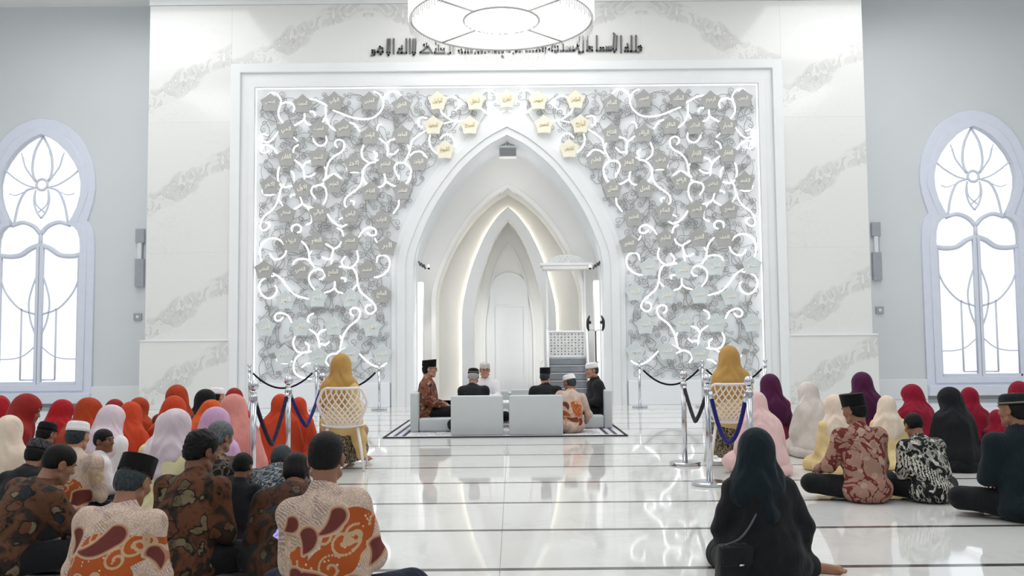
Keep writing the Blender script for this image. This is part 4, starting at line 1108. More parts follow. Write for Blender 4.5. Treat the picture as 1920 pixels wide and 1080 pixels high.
def batik_dark(name, ground=(48, 39, 34), blot=(94, 62, 44), tan=(120, 108, 86), line=(26, 24, 22), s=1.0, blue=(40, 46, 52)):
    """dense soft-edged blotches, tan shields outlined in black on brown"""
    t = NT(name); co = t.coord(); n = t.noise(co, 4.5*s, 3, 1.2)
    g_ = t.ramp(n.outputs[0], [(.38, c3(*ground)), (.46, c3(*blot)), (.54, c3(*blot)), (.60, c3(*ground))])
    w_ = t.noise(co, 7*s, 2); dv = t.n('ShaderNodeVectorMath', operation='MULTIPLY_ADD'); t.l(w_.outputs['Color'], dv.inputs[0]); dv.inputs[1].default_value = (.16/s, .16/s, .16/s); t.l(co, dv.inputs[2])
    v = t.voro(dv.outputs[0], 9*s); n2 = t.noise(co, 22*s, 2); d = t.math('ADD', v.outputs['Distance'], t.math('MULTIPLY', t.math('SUBTRACT', n2.outputs[0], .5), .35))
    sel = t.n('ShaderNodeSeparateColor'); t.l(v.outputs['Color'], sel.inputs[0])
    cellc = t.ramp(sel.outputs[0], [(0., c3(*tan)), (.52, c3(*blot)), (.66, c3(*blue)), (.78, c3(*[min(255, int(q*.8)) for q in tan]))], True)
    c = t.mix(t.ramp(d, [(.40, 1.), (.46, 0.)]), g_, c3(*line))
    c = t.mix(t.ramp(d, [(.33, 1.), (.37, 0.)]), c, cellc)
    n3 = t.noise(co, 34*s, 2); c = t.mix(t.ramp(n3.outputs[0], [(.55, 0.), (.62, .45)]), c, c3(*line))
    has = t.math('GREATER_THAN', sel.outputs[1], .18); c = t.mix(has, g_, c)
    t.col(c); t.set(.8, 0, .2); cloth_bump(t, co); return t.m
def batik_floral(name, ground, fig, fig2, s=1.0, thr=.5, band=False):
    """bold branching figures on a plain ground"""
    t = NT(name); co = t.coord(); n = t.noise(co, 6*s, 2, 2.2, .45)
    w_ = t.noise(co, 5*s, 2); dv = t.n('ShaderNodeVectorMath', operation='MULTIPLY_ADD'); t.l(w_.outputs['Color'], dv.inputs[0]); dv.inputs[1].default_value = (.14, .14, .14); t.l(co, dv.inputs[2])
    v = t.voro(dv.outputs[0], 11*s, 'SMOOTH_F1'); fl_ = t.math('LESS_THAN', v.outputs['Distance'], .25)
    c = t.ramp(n.outputs[0], [(0, c3(*ground)), (thr, c3(*fig)), (thr+.075, c3(*fig2)), (thr+.10, c3(*ground))], True)
    v3 = t.voro(dv.outputs[0], 30*s); tex = t.math('MULTIPLY', t.math('LESS_THAN', v3.outputs['Distance'], .3), .5)
    c = t.mix(fl_, c, c3(*fig2)); c = t.mix(tex, c, c3(*[int(.6*a+.4*b) for a, b in zip(ground, fig2)]))
    if band:
        sp = t.n('ShaderNodeSeparateXYZ'); t.l(co, sp.inputs[0])
        ln = t.math('ABSOLUTE', t.math('SUBTRACT', t.math('ADD', t.math('MULTIPLY', sp.outputs[2], .8), t.math('MULTIPLY', sp.outputs[0], .6)), .185))
        ch = t.n('ShaderNodeTexWave'); ch.bands_direction = 'X'; ch.inputs['Scale'].default_value = 13; ch.inputs['Distortion'].default_value = 5; ch.inputs['Detail Scale'].default_value = 4; t.l(co, ch.inputs[0])
        c = t.mix(t.math('LESS_THAN', ln, .055), c, t.ramp(ch.outputs['Fac'], [(.0, c3(*ground)), (.38, c3(*fig2))], True))
    t.col(c); t.set(.8, 0, .25); cloth_bump(t, co); return t.m
F = lambda n, rgb: fabric(n, rgb)
K = dict(black=F('black_cloth', (24, 25, 28)), ink=F('green_black_cloth', (20, 32, 38)), suit=F('charcoal_suit', (34, 35, 37)), navy=F('navy_cloth', (30, 36, 52)),
         white=F('white_cloth', (226, 224, 228)), cream=F('cream_cloth', (226, 208, 190)), yellow=F('pale_yellow_cloth', (226, 204, 150)), lemon=F('lemon_cloth', (224, 214, 170)),
         red=F('red_cloth', (164, 26, 34)), brick=F('brick_red_cloth', (142, 38, 34)), orange=F('orange_cloth', (198, 82, 34)), vermil=F('vermilion_cloth', (190, 66, 36)), rust=F('rust_cloth', (166, 60, 28)),
         pink=F('pink_cloth', (214, 140, 132)), blush=F('blush_cloth', (224, 190, 188)), rose=F('rose_cloth', (208, 136, 158)), lilac=F('lilac_cloth', (198, 158, 190)), pinkwhite=F('pinkish_white_cloth', (216, 209, 208)), lilacwhite=F('lilac_white_cloth', (214, 198, 206)),
         purple=F('purple_cloth', (74, 26, 62)), plum=F('plum_cloth', (92, 24, 58)), maroon=F('maroon_cloth', (104, 20, 50)), crimson=F('crimson_cloth', (136, 16, 44)),
         mustard=F('mustard_cloth', (184, 144, 82)), sand=F('sand_cloth', (212, 184, 128)), pearl=F('pearl_cloth', (206, 198, 192)), brown=F('brown_cloth', (104, 56, 32)), capblack=F('black_velvet_cap', (15, 14, 15)), capwhite=F('white_cap', (232, 228, 230)))
BP = batik_paisley('paisley_batik')
BD1 = batik_dark('brown_batik'); BD2 = batik_dark('russet_batik', (50, 40, 33), (98, 62, 42), (118, 104, 80), s=1.1); BD3 = batik_dark('dark_brown_batik', (38, 32, 28), (78, 48, 32), (84, 74, 58), s=1.2)
BDS = batik_dark('copper_batik', (92, 54, 42), (142, 92, 72), (176, 136, 116), (50, 32, 28), s=1.6)
BBW = batik_floral('black_white_batik', (22, 24, 26), (150, 150, 142), (206, 204, 192), 1.2, .47, True)
BGR = batik_floral('grey_black_batik', (34, 40, 44), (98, 108, 112), (148, 154, 156), 2.2, .42)
BMR = batik_floral('maroon_beige_batik', (160, 124, 108), (112, 46, 44), (180, 150, 132), .7, .43)
BBT = batik_floral('black_tan_batik', (26, 26, 26), (84, 84, 80), (138, 110, 80), 1.4, .46)
BSK = batik_floral('leaf_print_skirt', (52, 44, 38), (170, 158, 130), (120, 106, 84), 2.4, .44)
BCAP = batik_floral('patterned_cap', (40, 42, 44), (86, 88, 88), (60, 62, 62), 2.6, .45)
BCAPW = batik_floral('white_figured_cap', (196, 190, 186), (166, 156, 152), (220, 214, 210), 2.4, .45)

# ------------------------------------------------------------------ the near left group
MED = (150, 106, 82); FAIR = (186, 138, 114); DARK = (122, 82, 60)
man('man in orange and cream paisley batik with crew cut, nearest beside the open floor', 612, 808, 4.15, BP, K['navy'], 'crew', HAIR['black'], face=-.06, lean=.10, hyaw=.06, hpitch=.12, sk=MED, seed=11, side=-.11, pat=pattern_paisley(1, [(.085, .41, .10, .14), (.01, .31, .12, .065), (-.12, .34, .055, .06), (.02, .14, .12, .05)], [(.04, .515, -.035, .44, .036), (-.085, .425, -.105, .355, .043), (-.175, .475, -.215, .44, .032), (-.14, .25, -.12, .17, .040), (-.09, .245, .06, .205, .034), (.11, .215, .16, .19, .04), (.20, .37, .18, .29, .03), (.06, .09, -.04, .11, .04)]), arms='lap', sw=.145, collar=BP if False else None)
man('man in orange paisley batik and black cap over greying hair, head bowed, bottom left', 252, 858, 4.1, BP, K['navy'], 'nape', HAIR['dkgrey'], 'songkok', K['capblack'], face=-.12, lean=.34, hyaw=-.15, hpitch=.5, sk=MED, seed=12, arms='lap', sw=.17,
    pat=pattern_paisley(5, [(.05, .405, .18, .085), (-.03, .28, .19, .13), (.08, .2, .12, .1)], [(.06, .475, -.12, .40, .045), (-.17, .46, -.20, .37, .036), (.08, .17, .03, .09, .055), (-.17, .18, -.12, .08, .05), (-.08, .26, -.10, .18, .034), (.25, .22, .17, .19, .04), (.22, .38, .26, .30, .03)]))
man('man with bushy black hair in brown blotched batik, looking right', 380, 806, 5.0, BD2, K['black'], 'curly', HAIR['black'], face=-.22, lean=.24, hyaw=-.45, hpitch=.3, sk=DARK, seed=13, arms='lap', sw=.165)
man('man in brown batik leaning to the right with bare forearm, far left front row', 112, 835, 5.1, BD1, K['black'], 'short', HAIR['black'], face=-.45, lean=.50, hyaw=-.35, hpitch=.45, side=.12, sk=MED, seed=14, arms='fwd', sleeve=.52, sw=.17)
man('bowed person in dark brown batik beside the crew cut man', 556, 858, 4.95, BD3, K['black'], 'bowl', HAIR['black'], face=.1, lean=.62, hyaw=.0, hpitch=.6, sk=DARK, seed=15, arms='lap', sw=.165, scale=.88)
man('person in grey black batik bending low behind the bowed brown batik person', 528, 868, 6.0, BGR, K['black'], 'short', HAIR['dkgrey'], face=.1, lean=.85, hyaw=.0, hpitch=.7, sk=MED, seed=16, arms='fwd', scale=.93)
man('grey haired man in black and tan batik shirt seen from behind', 414, 787, 6.15, BBT, K['black'], 'bowl', HAIR['grey'], face=-.25, lean=.20, hyaw=-.3, hpitch=.2, sk=MED, seed=17, arms='lap')
man('child with black hair sitting beside the grey haired man', 456, 847, 5.65, K['black'], K['black'], 'boy', HAIR['black'], face=-.2, lean=.22, hyaw=0, hpitch=.25, sk=DARK, seed=18, scale=.68)
man('man in white cap and orange paisley batik behind the leaning man', 147, 786, 6.45, BP, K['navy'], 'nape', HAIR['dkgrey'], 'kufi', K['capwhite'], face=-.1, lean=.2, hyaw=-.1, hpitch=.2, sk=FAIR, seed=19, sw=.185,
    pat=pattern_paisley(9, [(.05, .30, .14, .13), (-.06, .32, .10, .12)], [(-.06, .47, .02, .42, .05), (.16, .28, .10, .20, .05), (-.15, .24, -.10, .16, .04), (-.18, .44, -.2, .36, .04)]))
man('boy in white shirt turning his face to the right', 196, 803, 7.0, K['white'], K['black'], 'boy', HAIR['black'], face=-.9, lean=.10, hyaw=-.95, hpitch=.02, sk=DARK, seed=20, sw=.13)
man('man in patterned dark cap and black shirt behind the leaning man', 72, 822, 5.9, K['black'], K['black'], 'nape', HAIR['black'], 'kufi', BCAP, face=-.1, lean=.42, hyaw=-.1, hpitch=.4, sk=MED, seed=21)
man('man in plain black skull cap between the red headscarves', 89, 789, 7.4, K['black'], K['black'], 'nape', HAIR['black'], 'kufi', K['capblack'], face=-.1, lean=.38, hyaw=-.3, hpitch=.3, sk=MED, seed=22)
man('person in white cap among orange headscarves far back', 408, 724, 11.0, K['white'], K['black'], 'nape', HAIR['black'], 'kufi', K['capwhite'], face=-.4, lean=.12, hyaw=-.2, hpitch=.1, sk=FAIR, seed=23)
# women and girls on the left
W = woman
W('woman in cream headscarf and cream dress at far left edge', 20, 779, 6.8, K['cream'], K['cream'], 'med', variant=1, face=-.1)
W('woman in red headscarf turning right, left of the black skull cap', 54, 741, 8.1, K['brick'], K['brick'], 'med', face=-.9, hyaw=-0.5, variant=2, lean=0.3, hpitch=0.35)
W('woman in red headscarf cut by the left edge of the photo', 0, 742, 8.8, K['red'], K['orange'], 'med', variant=3)
W('woman in bright red headscarf behind the white cap man', 120, 751, 9.1, K['red'], K['red'], 'med', variant=4, face=-.15, lean=0.22, hpitch=0.35, hyaw=-0.5)
W('woman in orange headscarf right of the bright red one', 170, 748, 8.3, K['rust'], K['rust'], 'long', variant=5, face=-.5, hyaw=-0.5, lean=0.22, hpitch=0.35)
W('woman in brick orange headscarf half hidden behind the lilac white one', 216, 749, 9.0, K['brick'], K['orange'], 'med', variant=3, face=.1)
W('woman in lilac white headscarf and white dress beside the boy', 213, 761, 7.65, K['lilacwhite'], K['white'], 'short', variant=2, face=-.3, lean=0.2, hpitch=0.3, hyaw=-0.45)
W('woman in vermilion dress and dark orange headscarf behind the lilac white headscarf', 245, 756, 8.1, K['vermil'], K['brick'], 'med', variant=1, lean=0.3, hpitch=0.4, hyaw=0.2)
W('woman in long orange headscarf standing out above the vermilion dress', 264, 746, 9.8, K['rust'], K['rust'], 'long', variant=4, face=-.2, lean=0.15, hpitch=0.2, hyaw=-0.2)
W('woman in orange headscarf and brown dress, highest of the left group', 332, 722, 9.4, K['rust'], K['brown'], 'short', variant=5, face=.05, lean=0.1, hpitch=0.1, hyaw=0.1)
W('woman in vermilion headscarf in front of the brown dress woman', 329, 744, 8.4, K['vermil'], K['vermil'], 'med', variant=2, lean=0.2, hpitch=0.3, hyaw=0.0)
W('girl in white headscarf and yellow dress beside the pinkish white one', 313, 775, 7.35, K['pinkwhite'], K['lemon'], 'short', variant=3, face=.1, lean=0.2, hpitch=0.3, hyaw=0.3)
W('girl in long pinkish white headscarf over lemon yellow dress', 334, 767, 6.6, K['lilacwhite'], K['lemon'], 'tail', variant=4, face=-.35, hyaw=-.1)
W('woman in black headscarf facing right before the white cap', 389, 730, 10.2, K['black'], K['black'], 'short', variant=1, face=-1.2)
W('woman in orange headscarf bending forward behind the lilac one', 400, 752, 9.1, K['orange'], K['orange'], 'long', variant=2, lean=.45, hpitch=.4, face=-.6)
W('woman in red headscarf just left of the nearest left rope post', 440, 728, 10.6, K['brick'], K['vermil'], 'med', variant=3)
W('woman in salmon pink headscarf right of the lilac one', 441, 741, 7.9, K['pink'], K['rose'], 'long', variant=5, face=.1, lean=0.2, hpitch=0.3, hyaw=-0.6)
W('woman in lilac headscarf and pink dress behind the grey haired man', 408, 766, 7.0, K['lilac'], K['rose'], 'med', variant=4, face=-.1, lean=0.2, hpitch=0.35, hyaw=-0.3)
W('woman in wide orange cape behind the blue rope', 526, 739, 9.7, K['vermil'], K['vermil'], 'long', variant=1, face=.1)
W('woman in orange headscarf just right of the middle left post', 561, 745, 10.4, K['vermil'], K['orange'], 'long', variant=3, face=-.1)
# chairs with ladies come later (props)
# right side
W('woman in black headscarf and black dress with shoulder bag, nearest on the right', 1416, 803, 4.95, K['ink'], K['black'], 'tail', variant=6, kind='knees', face=.04, lean=.10, hpitch=.12, arms='lap', sw=.15, legs=1.0, over={'KR': (.24, .26, .08), 'AR': (.30, .06, .05), 'TR': (.47, .02, .035), 'ER': (.25, .05, .30), 'WrR': (.27, .12, .12)})
W('woman in pale pink headscarf and dress behind the nearest black clad woman', 1414, 735, 8.9, K['blush'], K['blush'], 'long', variant=2, kind='floor', face=.15, lean=0.3, hpitch=0.3, hyaw=0.35)
W('woman in plum headscarf and maroon dress behind the pale pink one', 1442, 702, 10.8, K['purple'], K['maroon'], 'med', variant=3, face=-.25, lean=0.15, hpitch=0.2, hyaw=0.15)
W('woman in long pearl grey headscarf right of the plum one', 1512, 717, 10.3, K['pearl'], K['pearl'], 'long', variant=4, face=.3, lean=0.22, hpitch=0.25, hyaw=0.5)
W('girl in cream headscarf and yellow dress beside the batik man in black cap', 1561, 741, 9.0, K['cream'], K['yellow'], 'short', variant=5, face=.2)
W('woman in dark purple headscarf, highest of the right group', 1613, 698, 11.0, K['purple'], K['plum'], 'med', variant=1, face=-.1, lean=0.12, hpitch=0.15, hyaw=0.2)
W('girl in cream headscarf and yellow dress right of the batik man in black cap', 1662, 742, 9.3, K['cream'], K['yellow'], 'short', variant=2, face=-.2)
W('woman in red headscarf between the yellow girl and the black headscarf', 1706, 722, 10.2, K['crimson'], K['crimson'], 'long', variant=3, face=.2, lean=0.25, hpitch=0.3, hyaw=0.5)
W('woman in long black headscarf right of the black and white batik boy', 1776, 727, 9.1, K['black'], K['black'], 'long', variant=5, kind='floor', face=.1, lean=0.2, hpitch=0.25, hyaw=0.4)
W('woman in crimson headscarf right behind the long black headscarf', 1815, 727, 10.3, K['crimson'], K['crimson'], 'long', variant=4, face=-.2, lean=0.15, hpitch=0.2, hyaw=0.4)
W('woman in crimson headscarf beside the black capped man at the edge', 1868, 768, 9.0, K['crimson'], K['maroon'], 'med', variant=1, face=-.2, lean=.3)
W('woman in red headscarf above the black cap at the right edge', 1908, 715, 9.8, K['crimson'], K['maroon'], 'long', variant=2)
man('man in black cap and maroon on beige batik sitting cross legged', 1600, 738, 7.35, BMR, K['black'], 'nape', HAIR['black'], 'songkok', K['capblack'], face=.2, lean=.16, hyaw=.45, hpitch=.22, htilt=-.08, sk=MED, seed=31, arms='knee', sw=.17, legs=1.1)
man('boy in black and white floral batik with bowed head', 1712, 775, 7.3, BBW, K['black'], 'boy', HAIR['black'], face=.1, lean=.34, hyaw=.0, hpitch=.45, sk=MED, seed=32, arms='lap', sw=.165)
man('man in black cap with tan band and black shirt at right edge', 1898, 731, 6.5, K['ink'], K['black'], 'nape', HAIR['black'], 'kufiband', K['ink'], face=.12, lean=.10, hyaw=.45, hpitch=.1, sk=MED, seed=33, arms='lap', sw=.185, sleeve=1.0)
# ------------------------------------------------------------------ rug and low chairs of the ceremony group
def rug_mat():
    t = NT('rug_weave'); co = t.coord(); sep = t.n('ShaderNodeSeparateXYZ'); t.l(co, sep.inputs[0])
    w_ = t.noise(co, 9, 3); v = t.voro(co, 5)
    c = t.ramp(w_.outputs[0], [(0, c3(196, 196, 198)), (.52, c3(120, 120, 132)), (.58, c3(206, 206, 206)), (.68, c3(70, 70, 92))], True)
    t.col(c); t.set(.95, 0, .1); return t.m
RX0, RX1, RY0, RY1 = -1.72, 1.66, 12.95, 16.2
rug = empty('rug', ((RX0+RX1)/2, (RY0+RY1)/2, 0), label='grey and navy patterned rug under the ceremony chairs', cat='rug')
def rb(nm, a0, a1, b0, b1, z, m):
    o = box(nm, a0, a1, b0, b1, .002, z, m); o.parent = rug; o.location = (-rug.location.x, -rug.location.y, 0); return o
rb('edge_band', RX0, RX1, RY0, RY1, .014, plain('rug_navy', (34, 34, 50), .95, var=.2))
rb('border', RX0+.05, RX1-.05, RY0+.05, RY1-.05, .017, plain('rug_pale', (204, 203, 202), .95, var=.05))
for i, (q, m_) in enumerate(((.13, (84, 78, 108)), (.19, (196, 194, 200)), (.25, (62, 60, 84)))):
    for sx in (0, 1):
        xa = RX0+q if sx == 0 else RX1-q-.05
        rb('stripe', xa, xa+.05, RY0+.12, RY1-.12, .019, plain('rug_stripe', m_, .95, var=.15))
rb('field', RX0+.36, RX1-.36, RY0+.22, RY1-.2, .019, rug_mat())
def low_chair(label, loc, rz, wd=.73, hb=.55):
    r = empty('low_chair', (loc[0], loc[1], .018), rz, label, 'chair', 'low grey chairs on the rug')
    # facing +Y: back panel towards -Y
    box('backrest', -wd/2, wd/2, -.06, .06, 0, hb, M['sofa'], r, .022, 3)
    box('seat', -wd/2+.005, wd/2-.005, .062, .62, 0, .20, M['sofa'], r, .035, 3)
    return r
def XY(px, d): return P(px, 700, d).x
low_chair('low grey chair with its back to us, left of the pair', (XY(894, 13.1), 13.12), 0)
low_chair('low grey chair with its back to us, right of the pair', (XY(1004, 13.1), 13.12), 0, .75)
low_chair('low grey chair turned sideways under the batik man in black cap', (XY(781, 14.0), 14.05), -PI/2, .75, .57)
low_chair('low grey chair turned sideways at the right end of the rug', (XY(1135, 14.4), 14.4), PI/2, .75, .57)
low_chair('low grey chair facing us under the man in white shirt', (XY(912, 15.8), 15.8), PI, .75, .50)
low_chair('empty low grey chair facing us behind the black suited man', (XY(1000, 15.8), 15.8), PI, .75, .52)
# low white table in the middle
tb = empty('low_table', (XY(945, 14.55), 14.55, .018), 0, 'low white table in the middle of the ceremony chairs', 'table')
box('tabletop', -.75, .75, -.32, .32, .36, .39, M['plastic'], tb, .008)
for sx in (-1, 1):
    for sy in (-1, 1): box('leg', sx*.68-.025, sx*.68+.025, sy*.26-.025, sy*.26+.025, 0, .36, M['plastic'], tb, .005)
# ceremony people
def cm(*a, **k): return man(*a, **k)
SEAT = .105
cm('man in tall black cap, glasses and copper batik on the sideways chair', 806, 692, 14.05, BDS, K['black'], 'nape', HAIR['black'], 'songkok', K['capblack'], face=-PI/2, lean=.02, hyaw=0, hpitch=.05, kind='chair', seat=.14, glass=True, sk=FAIR, seed=41, scale=1.02)
cm('man in black suit and cap with tan band on the left grey chair', 888, 710, 13.45, K['suit'], K['suit'], 'nape', HAIR['white'], 'kufiband', K['capblack'], face=0, lean=.16, hyaw=-.12, hpitch=.2, kind='floor', seat=.12, sk=FAIR, seed=42, scale=.95)
cm('man facing us in white shirt, glasses and figured white cap', 909, 688, 15.45, K['white'], K['black'], 'nape', HAIR['black'], 'kufi', BCAPW, face=PI, lean=.14, hyaw=.15, hpitch=.12, kind='floor', seat=.12, glass=True, sk=FAIR, seed=43, scale=1.0, arms='fwd')
cm('man in tall black cap and black suit on the right grey chair', 1022, 689, 13.5, K['suit'], K['suit'], 'nape', HAIR['dkgrey'], 'songkok', K['capblack'], face=-.05, lean=.10, hyaw=-.2, hpitch=.1, kind='floor', seat=.14, sk=FAIR, seed=44, sw=.18)
cm('man in white cap and orange paisley batik sitting on the rug', 1067, 700, 13.4, BP, K['black'], 'nape', HAIR['dkgrey'], 'kufi', K['capwhite'], face=.35, lean=.22, hyaw=.45, hpitch=.25, kind='floor', seat=.02, sk=MED, seed=45, sw=.17, side=.12, arms='down', legs=.75,
   pat=pattern_paisley(3, [(.06, .38, .09, .13), (-.13, .28, .09, .07), (.08, .26, .09, .08)], [(-.10, .44, -.08, .36, .035), (.02, .22, -.12, .26, .04), (.2, .3, .12, .26, .04), (.1, .2, .04, .13, .04)]))
cm('man in white cap and black jacket facing left on the right end chair', 1109, 693, 14.4, K['suit'], K['black'], 'nape', HAIR['dkgrey'], 'kufi', K['capwhite'], face=PI/2+.25, lean=.12, hyaw=.1, hpitch=.15, kind='chair', seat=.14, sk=FAIR, seed=46, scale=.98)

# ------------------------------------------------------------------ white lattice chairs with ladies
def lattice_chair(label, px, d, face):
    r = empty('lattice_chair', (XY(px, d), d, 0), face, label, 'chair', 'white plastic lattice chairs')
    def shell(u, v):       # u -1..1, v 0 bottom..1 top
        wdt = .205+.055*math.sin(PI*min(v, .85)*.62) - (.075*(v-.62)/.38 if v > .62 else 0) - .06*(1-v)**2
        x = u*wdt; y = -.20-.05*v+.09*u*u*(.4+.6*v)+.07*(1-v)**3; return (x, y, .45+.38*v)
    rim = [shell(-1, v) for v in np.linspace(.02, .94, 12)] + [shell(u, 1.0) for u in np.linspace(-.86, .86, 9)] + [shell(1, v) for v in np.linspace(.94, .02, 12)] + [shell(u, 0) for u in np.linspace(.8, -.8, 7)]
    tube('back_rim', smooth_path(rim, 2, True), .014, M['plastic'], r, 8, True)
    for s in (1, -1):
        for c_ in np.linspace(-1.75, .9, 11):
            pts = []
            for k in range(13):
                v = k/12; u = s*(c_+1.05*v*1.25+ .12*math.sin(PI*v))
                if -1 <= u <= 1: pts.append(shell(u, v))
            if len(pts) > 2: tube('lattice_strip', pts, .0075, M['plastic'], r, 5)
    # seat shell
    V = []; F_ = []; nu, nv = 9, 9
    for lay in (0, -.014):
        for j in range(nv):
            for i in range(nu):
                u = -1+2*i/(nu-1); v = j/(nv-1); wdt = .20+.03*math.sin(PI*v)
                V.append((u*wdt, -.16+.42*v, .445-.02*math.sin(PI*v)*(1-u*u)+.02*u*u-.03*max(0, v-.8)*5*v+lay))
    n_ = nu*nv
    for j in range(nv-1):
        for i in range(nu-1):
            a = j*nu+i; F_.append([a, a+1, a+nu+1, a+nu]); F_.append([n_+a+nu, n_+a+nu+1, n_+a+1, n_+a])
    bd = [i for i in range(nu)]+[j*nu+nu-1 for j in range(1, nv)]+[(nv-1)*nu+i for i in range(nu-2, -1, -1)]+[j*nu for j in range(nv-2, 0, -1)]
    for a, b in zip(bd, bd[1:]+bd[:1]): F_.append([b, a, n_+a, n_+b])
    link('seat', mesh_np('seat', V, F_), M['plastic'], r)
    for sx in (-1, 1):
        for (y0_, y1_) in ((-.13, -.23), (.20, .24)):
            path = [(sx*.15, y0_, .43), (sx*.19, (y0_+y1_)/2, .22), (sx*.225, y1_, .0)]
            tube('leg', path, np.array([.017, .015, .011]), M['plastic'], r, 8)
        tube('side_brace', [(sx*.175, -.165, .30), (sx*.175, .215, .30)], .008, M['plastic'], r, 6)
    return r
lattice_chair('white lattice chair of the mustard scarf lady on the left', 645, 9.62, .08)
lattice_chair('white lattice chair of the mustard scarf lady on the right', 1364, 9.75, -.06)
W('lady in mustard headscarf on the left white lattice chair', 641, 669, 9.72, K['mustard'], K['sand'], 'med', variant=1, kind='chair', seat=.34, face=-.25, lean=.10, hpitch=.15, arms='lap', scale=.95, sw=.13, skirt=BSK, drape=True)
W('lady in mustard headscarf on the right white lattice chair', 1366, 660, 9.85, K['mustard'], K['sand'], 'med', variant=2, kind='chair', seat=.35, face=.05, lean=.10, hpitch=.12, arms='lap', scale=.98, sw=.14, skirt=BSK)
# ------------------------------------------------------------------ rope barriers
def post(label, px, d, group):
    p = P(px, 700, d)
    r = empty('rope_post', (p.x, d, 0), 0, label, 'barrier post', group)
    sharp(lathe('base', [(.155, 0), (.16, .006), (.16, .024), (.15, .032), (.05, .036)], M['chrome'], r, 32))
    lathe('pole', [(.026, .03), (.026, .845)], M['chrome'], r, 16)
    sharp(lathe('collar', [(.026, .80), (.034, .805), (.034, .835), (.028, .842), (.022, .86), (.030, .872), (.022, .884)], M['chrome'], r, 16))
    V, F_ = uv_ball(.043, 16, 10); o = link('ball_finial', mesh_np('ball_finial', V, F_), M['chrome'], r); o.location = (0, 0, .925)
    return r
PG = 'chrome rope posts'
pL1 = post('nearest chrome post on the left, beside the salmon headscarf', 475.5, 7.75, PG)
pL2 = post('second chrome post on the left, before the orange cape', 541, 9.0, PG)
pL3 = post('third chrome post on the left, beside the left lattice chair', 604, 10.3, PG)
pR1 = post('nearest chrome post on the right, above the black headscarf', 1404, 7.75, PG)
pR2 = post('second chrome post on the right, before the right lattice chair', 1326, 8.3, PG)
pR3 = post('third chrome post on the right, standing clear on the open floor', 1281, 9.75, PG)
pB1 = post('far left rear post before the left wall screen edge', 467.5, 19.2, PG)
pB2 = post('rear post behind the third left post', 593, 19.2, PG)
pB3 = post('rear post at the left foot of the great arch', 711, 19.2, PG)
pB4 = post('rear post at the right foot of the great arch', 1199, 19.2, PG)
pB5 = post('rear post behind the second right post', 1317, 19.2, PG)
pB6 = post('far right rear post before the right wall screen edge', 1435.5, 19.2, PG)
def rope(label, a, b, sag, mat, sharpv=False, r=.019, za=.80):
    A = a.location+Vector((0, 0, za)); B_ = b.location+Vector((0, 0, za)); d = (B_-A); dn = d.normalized()
    A = A+dn*.045; B_ = B_-dn*.045
    root = empty('rope', A, 0, label, 'barrier rope', 'velvet ropes between the posts')
    pts = []
    for k in range(19):
        t_ = k/18; q = 2*t_-1
        dz = -sag*(1-abs(q)**(1.25 if sharpv else 2.0))
        pts.append(np.array(d*t_*(1-.09/max(d.length, .1)))+V3(0, 0, dz))
    tube('rope_body', smooth_path(pts, 2), r, mat, root, 8)
    for q, q2 in ((pts[0], pts[1]), (pts[-1], pts[-2])):
        dd = (q2-q)/np.linalg.norm(q2-q)
        tube('end_cap', [q-dd*.02, q+dd*.05], r*1.12, M['chrome'], root, 8)
        tube('hook', [q-dd*.02, q-dd*.045], .008, M['chrome'], root, 6)
rope('dark navy rope between the first and second left posts', pL1, pL2, .42, M['velvetnavy'], True)
rope('blue rope between the second and third left posts', pL2, pL3, .36, M['velvetblue'], True)
rope('blue rope hanging in a deep loop before the right lattice chair', pR1, pR2, .40, M['velvetblue'])
rope('black rope between the second and third right posts', pR2, pR3, .30, M['velvetblack'], True)
rope('black rope across the rear left, before the wall screen', pB1, pB2, .34, M['velvetblack'])
rope('black rope behind the left mustard headscarf', pB2, pB3, .34, M['velvetblack'])
rope('black rope across the rear right, before the wall screen', pB4, pB5, .34, M['velvetblack'])
rope('black rope behind the right mustard headscarf', pB5, pB6, .34, M['velvetblack'])
# ------------------------------------------------------------------ pulpit (minbar) in the niche
mx_ = XY(1062, 21.9)
mb = empty('pulpit', (mx_, 21.0, 0), 0, 'white pulpit with grey steps, pierced panel and canopy on thin posts', 'pulpit')
for i in range(6):
    box('step', -.42, .42, .06+.085*i, .06+.085*i+.6, .17*i*1.0, .17*(i+1)-.008, M['darkgrey'], mb, .006)
    box('step_nosing', -.42, .42, .05+.085*i, .06+.085*i, .17*(i+1)-.04, .17*(i+1)-.008, M['grey'], mb, .003)
for sx in (-1, 1):
    a, b = sorted((sx*.425, sx*.485))
    bm = bmesh.new()
    vs = [(-.05, 0), (.0, .0), (.75, 0), (.75, 1.62), (.52, 1.62), (-.05, .30)]
    f0 = [bm.verts.new((a, y, z)) for y, z in vs]; f1 = [bm.verts.new((b, y, z)) for y, z in vs]
    bm.faces.new(f0); bm.faces.new(f1[::-1])
    for i in range(len(vs)): bm.faces.new((f0[i], f1[i], f1[(i+1) % len(vs)], f0[(i+1) % len(vs)]))
    link('side_panel', bm_mesh('side_panel', bm), M['white'], mb)
    for y in (.70,): box('canopy_post', sx*.44-.022, sx*.44+.022, y-.022, y+.022, 1.62, 3.12, M['white'], mb, .004)
    tube('handrail', [(sx*.455, -.06, .34), (sx*.455, .50, 1.64), (sx*.455, .74, 1.66)], .03, M['white'], mb, 8)
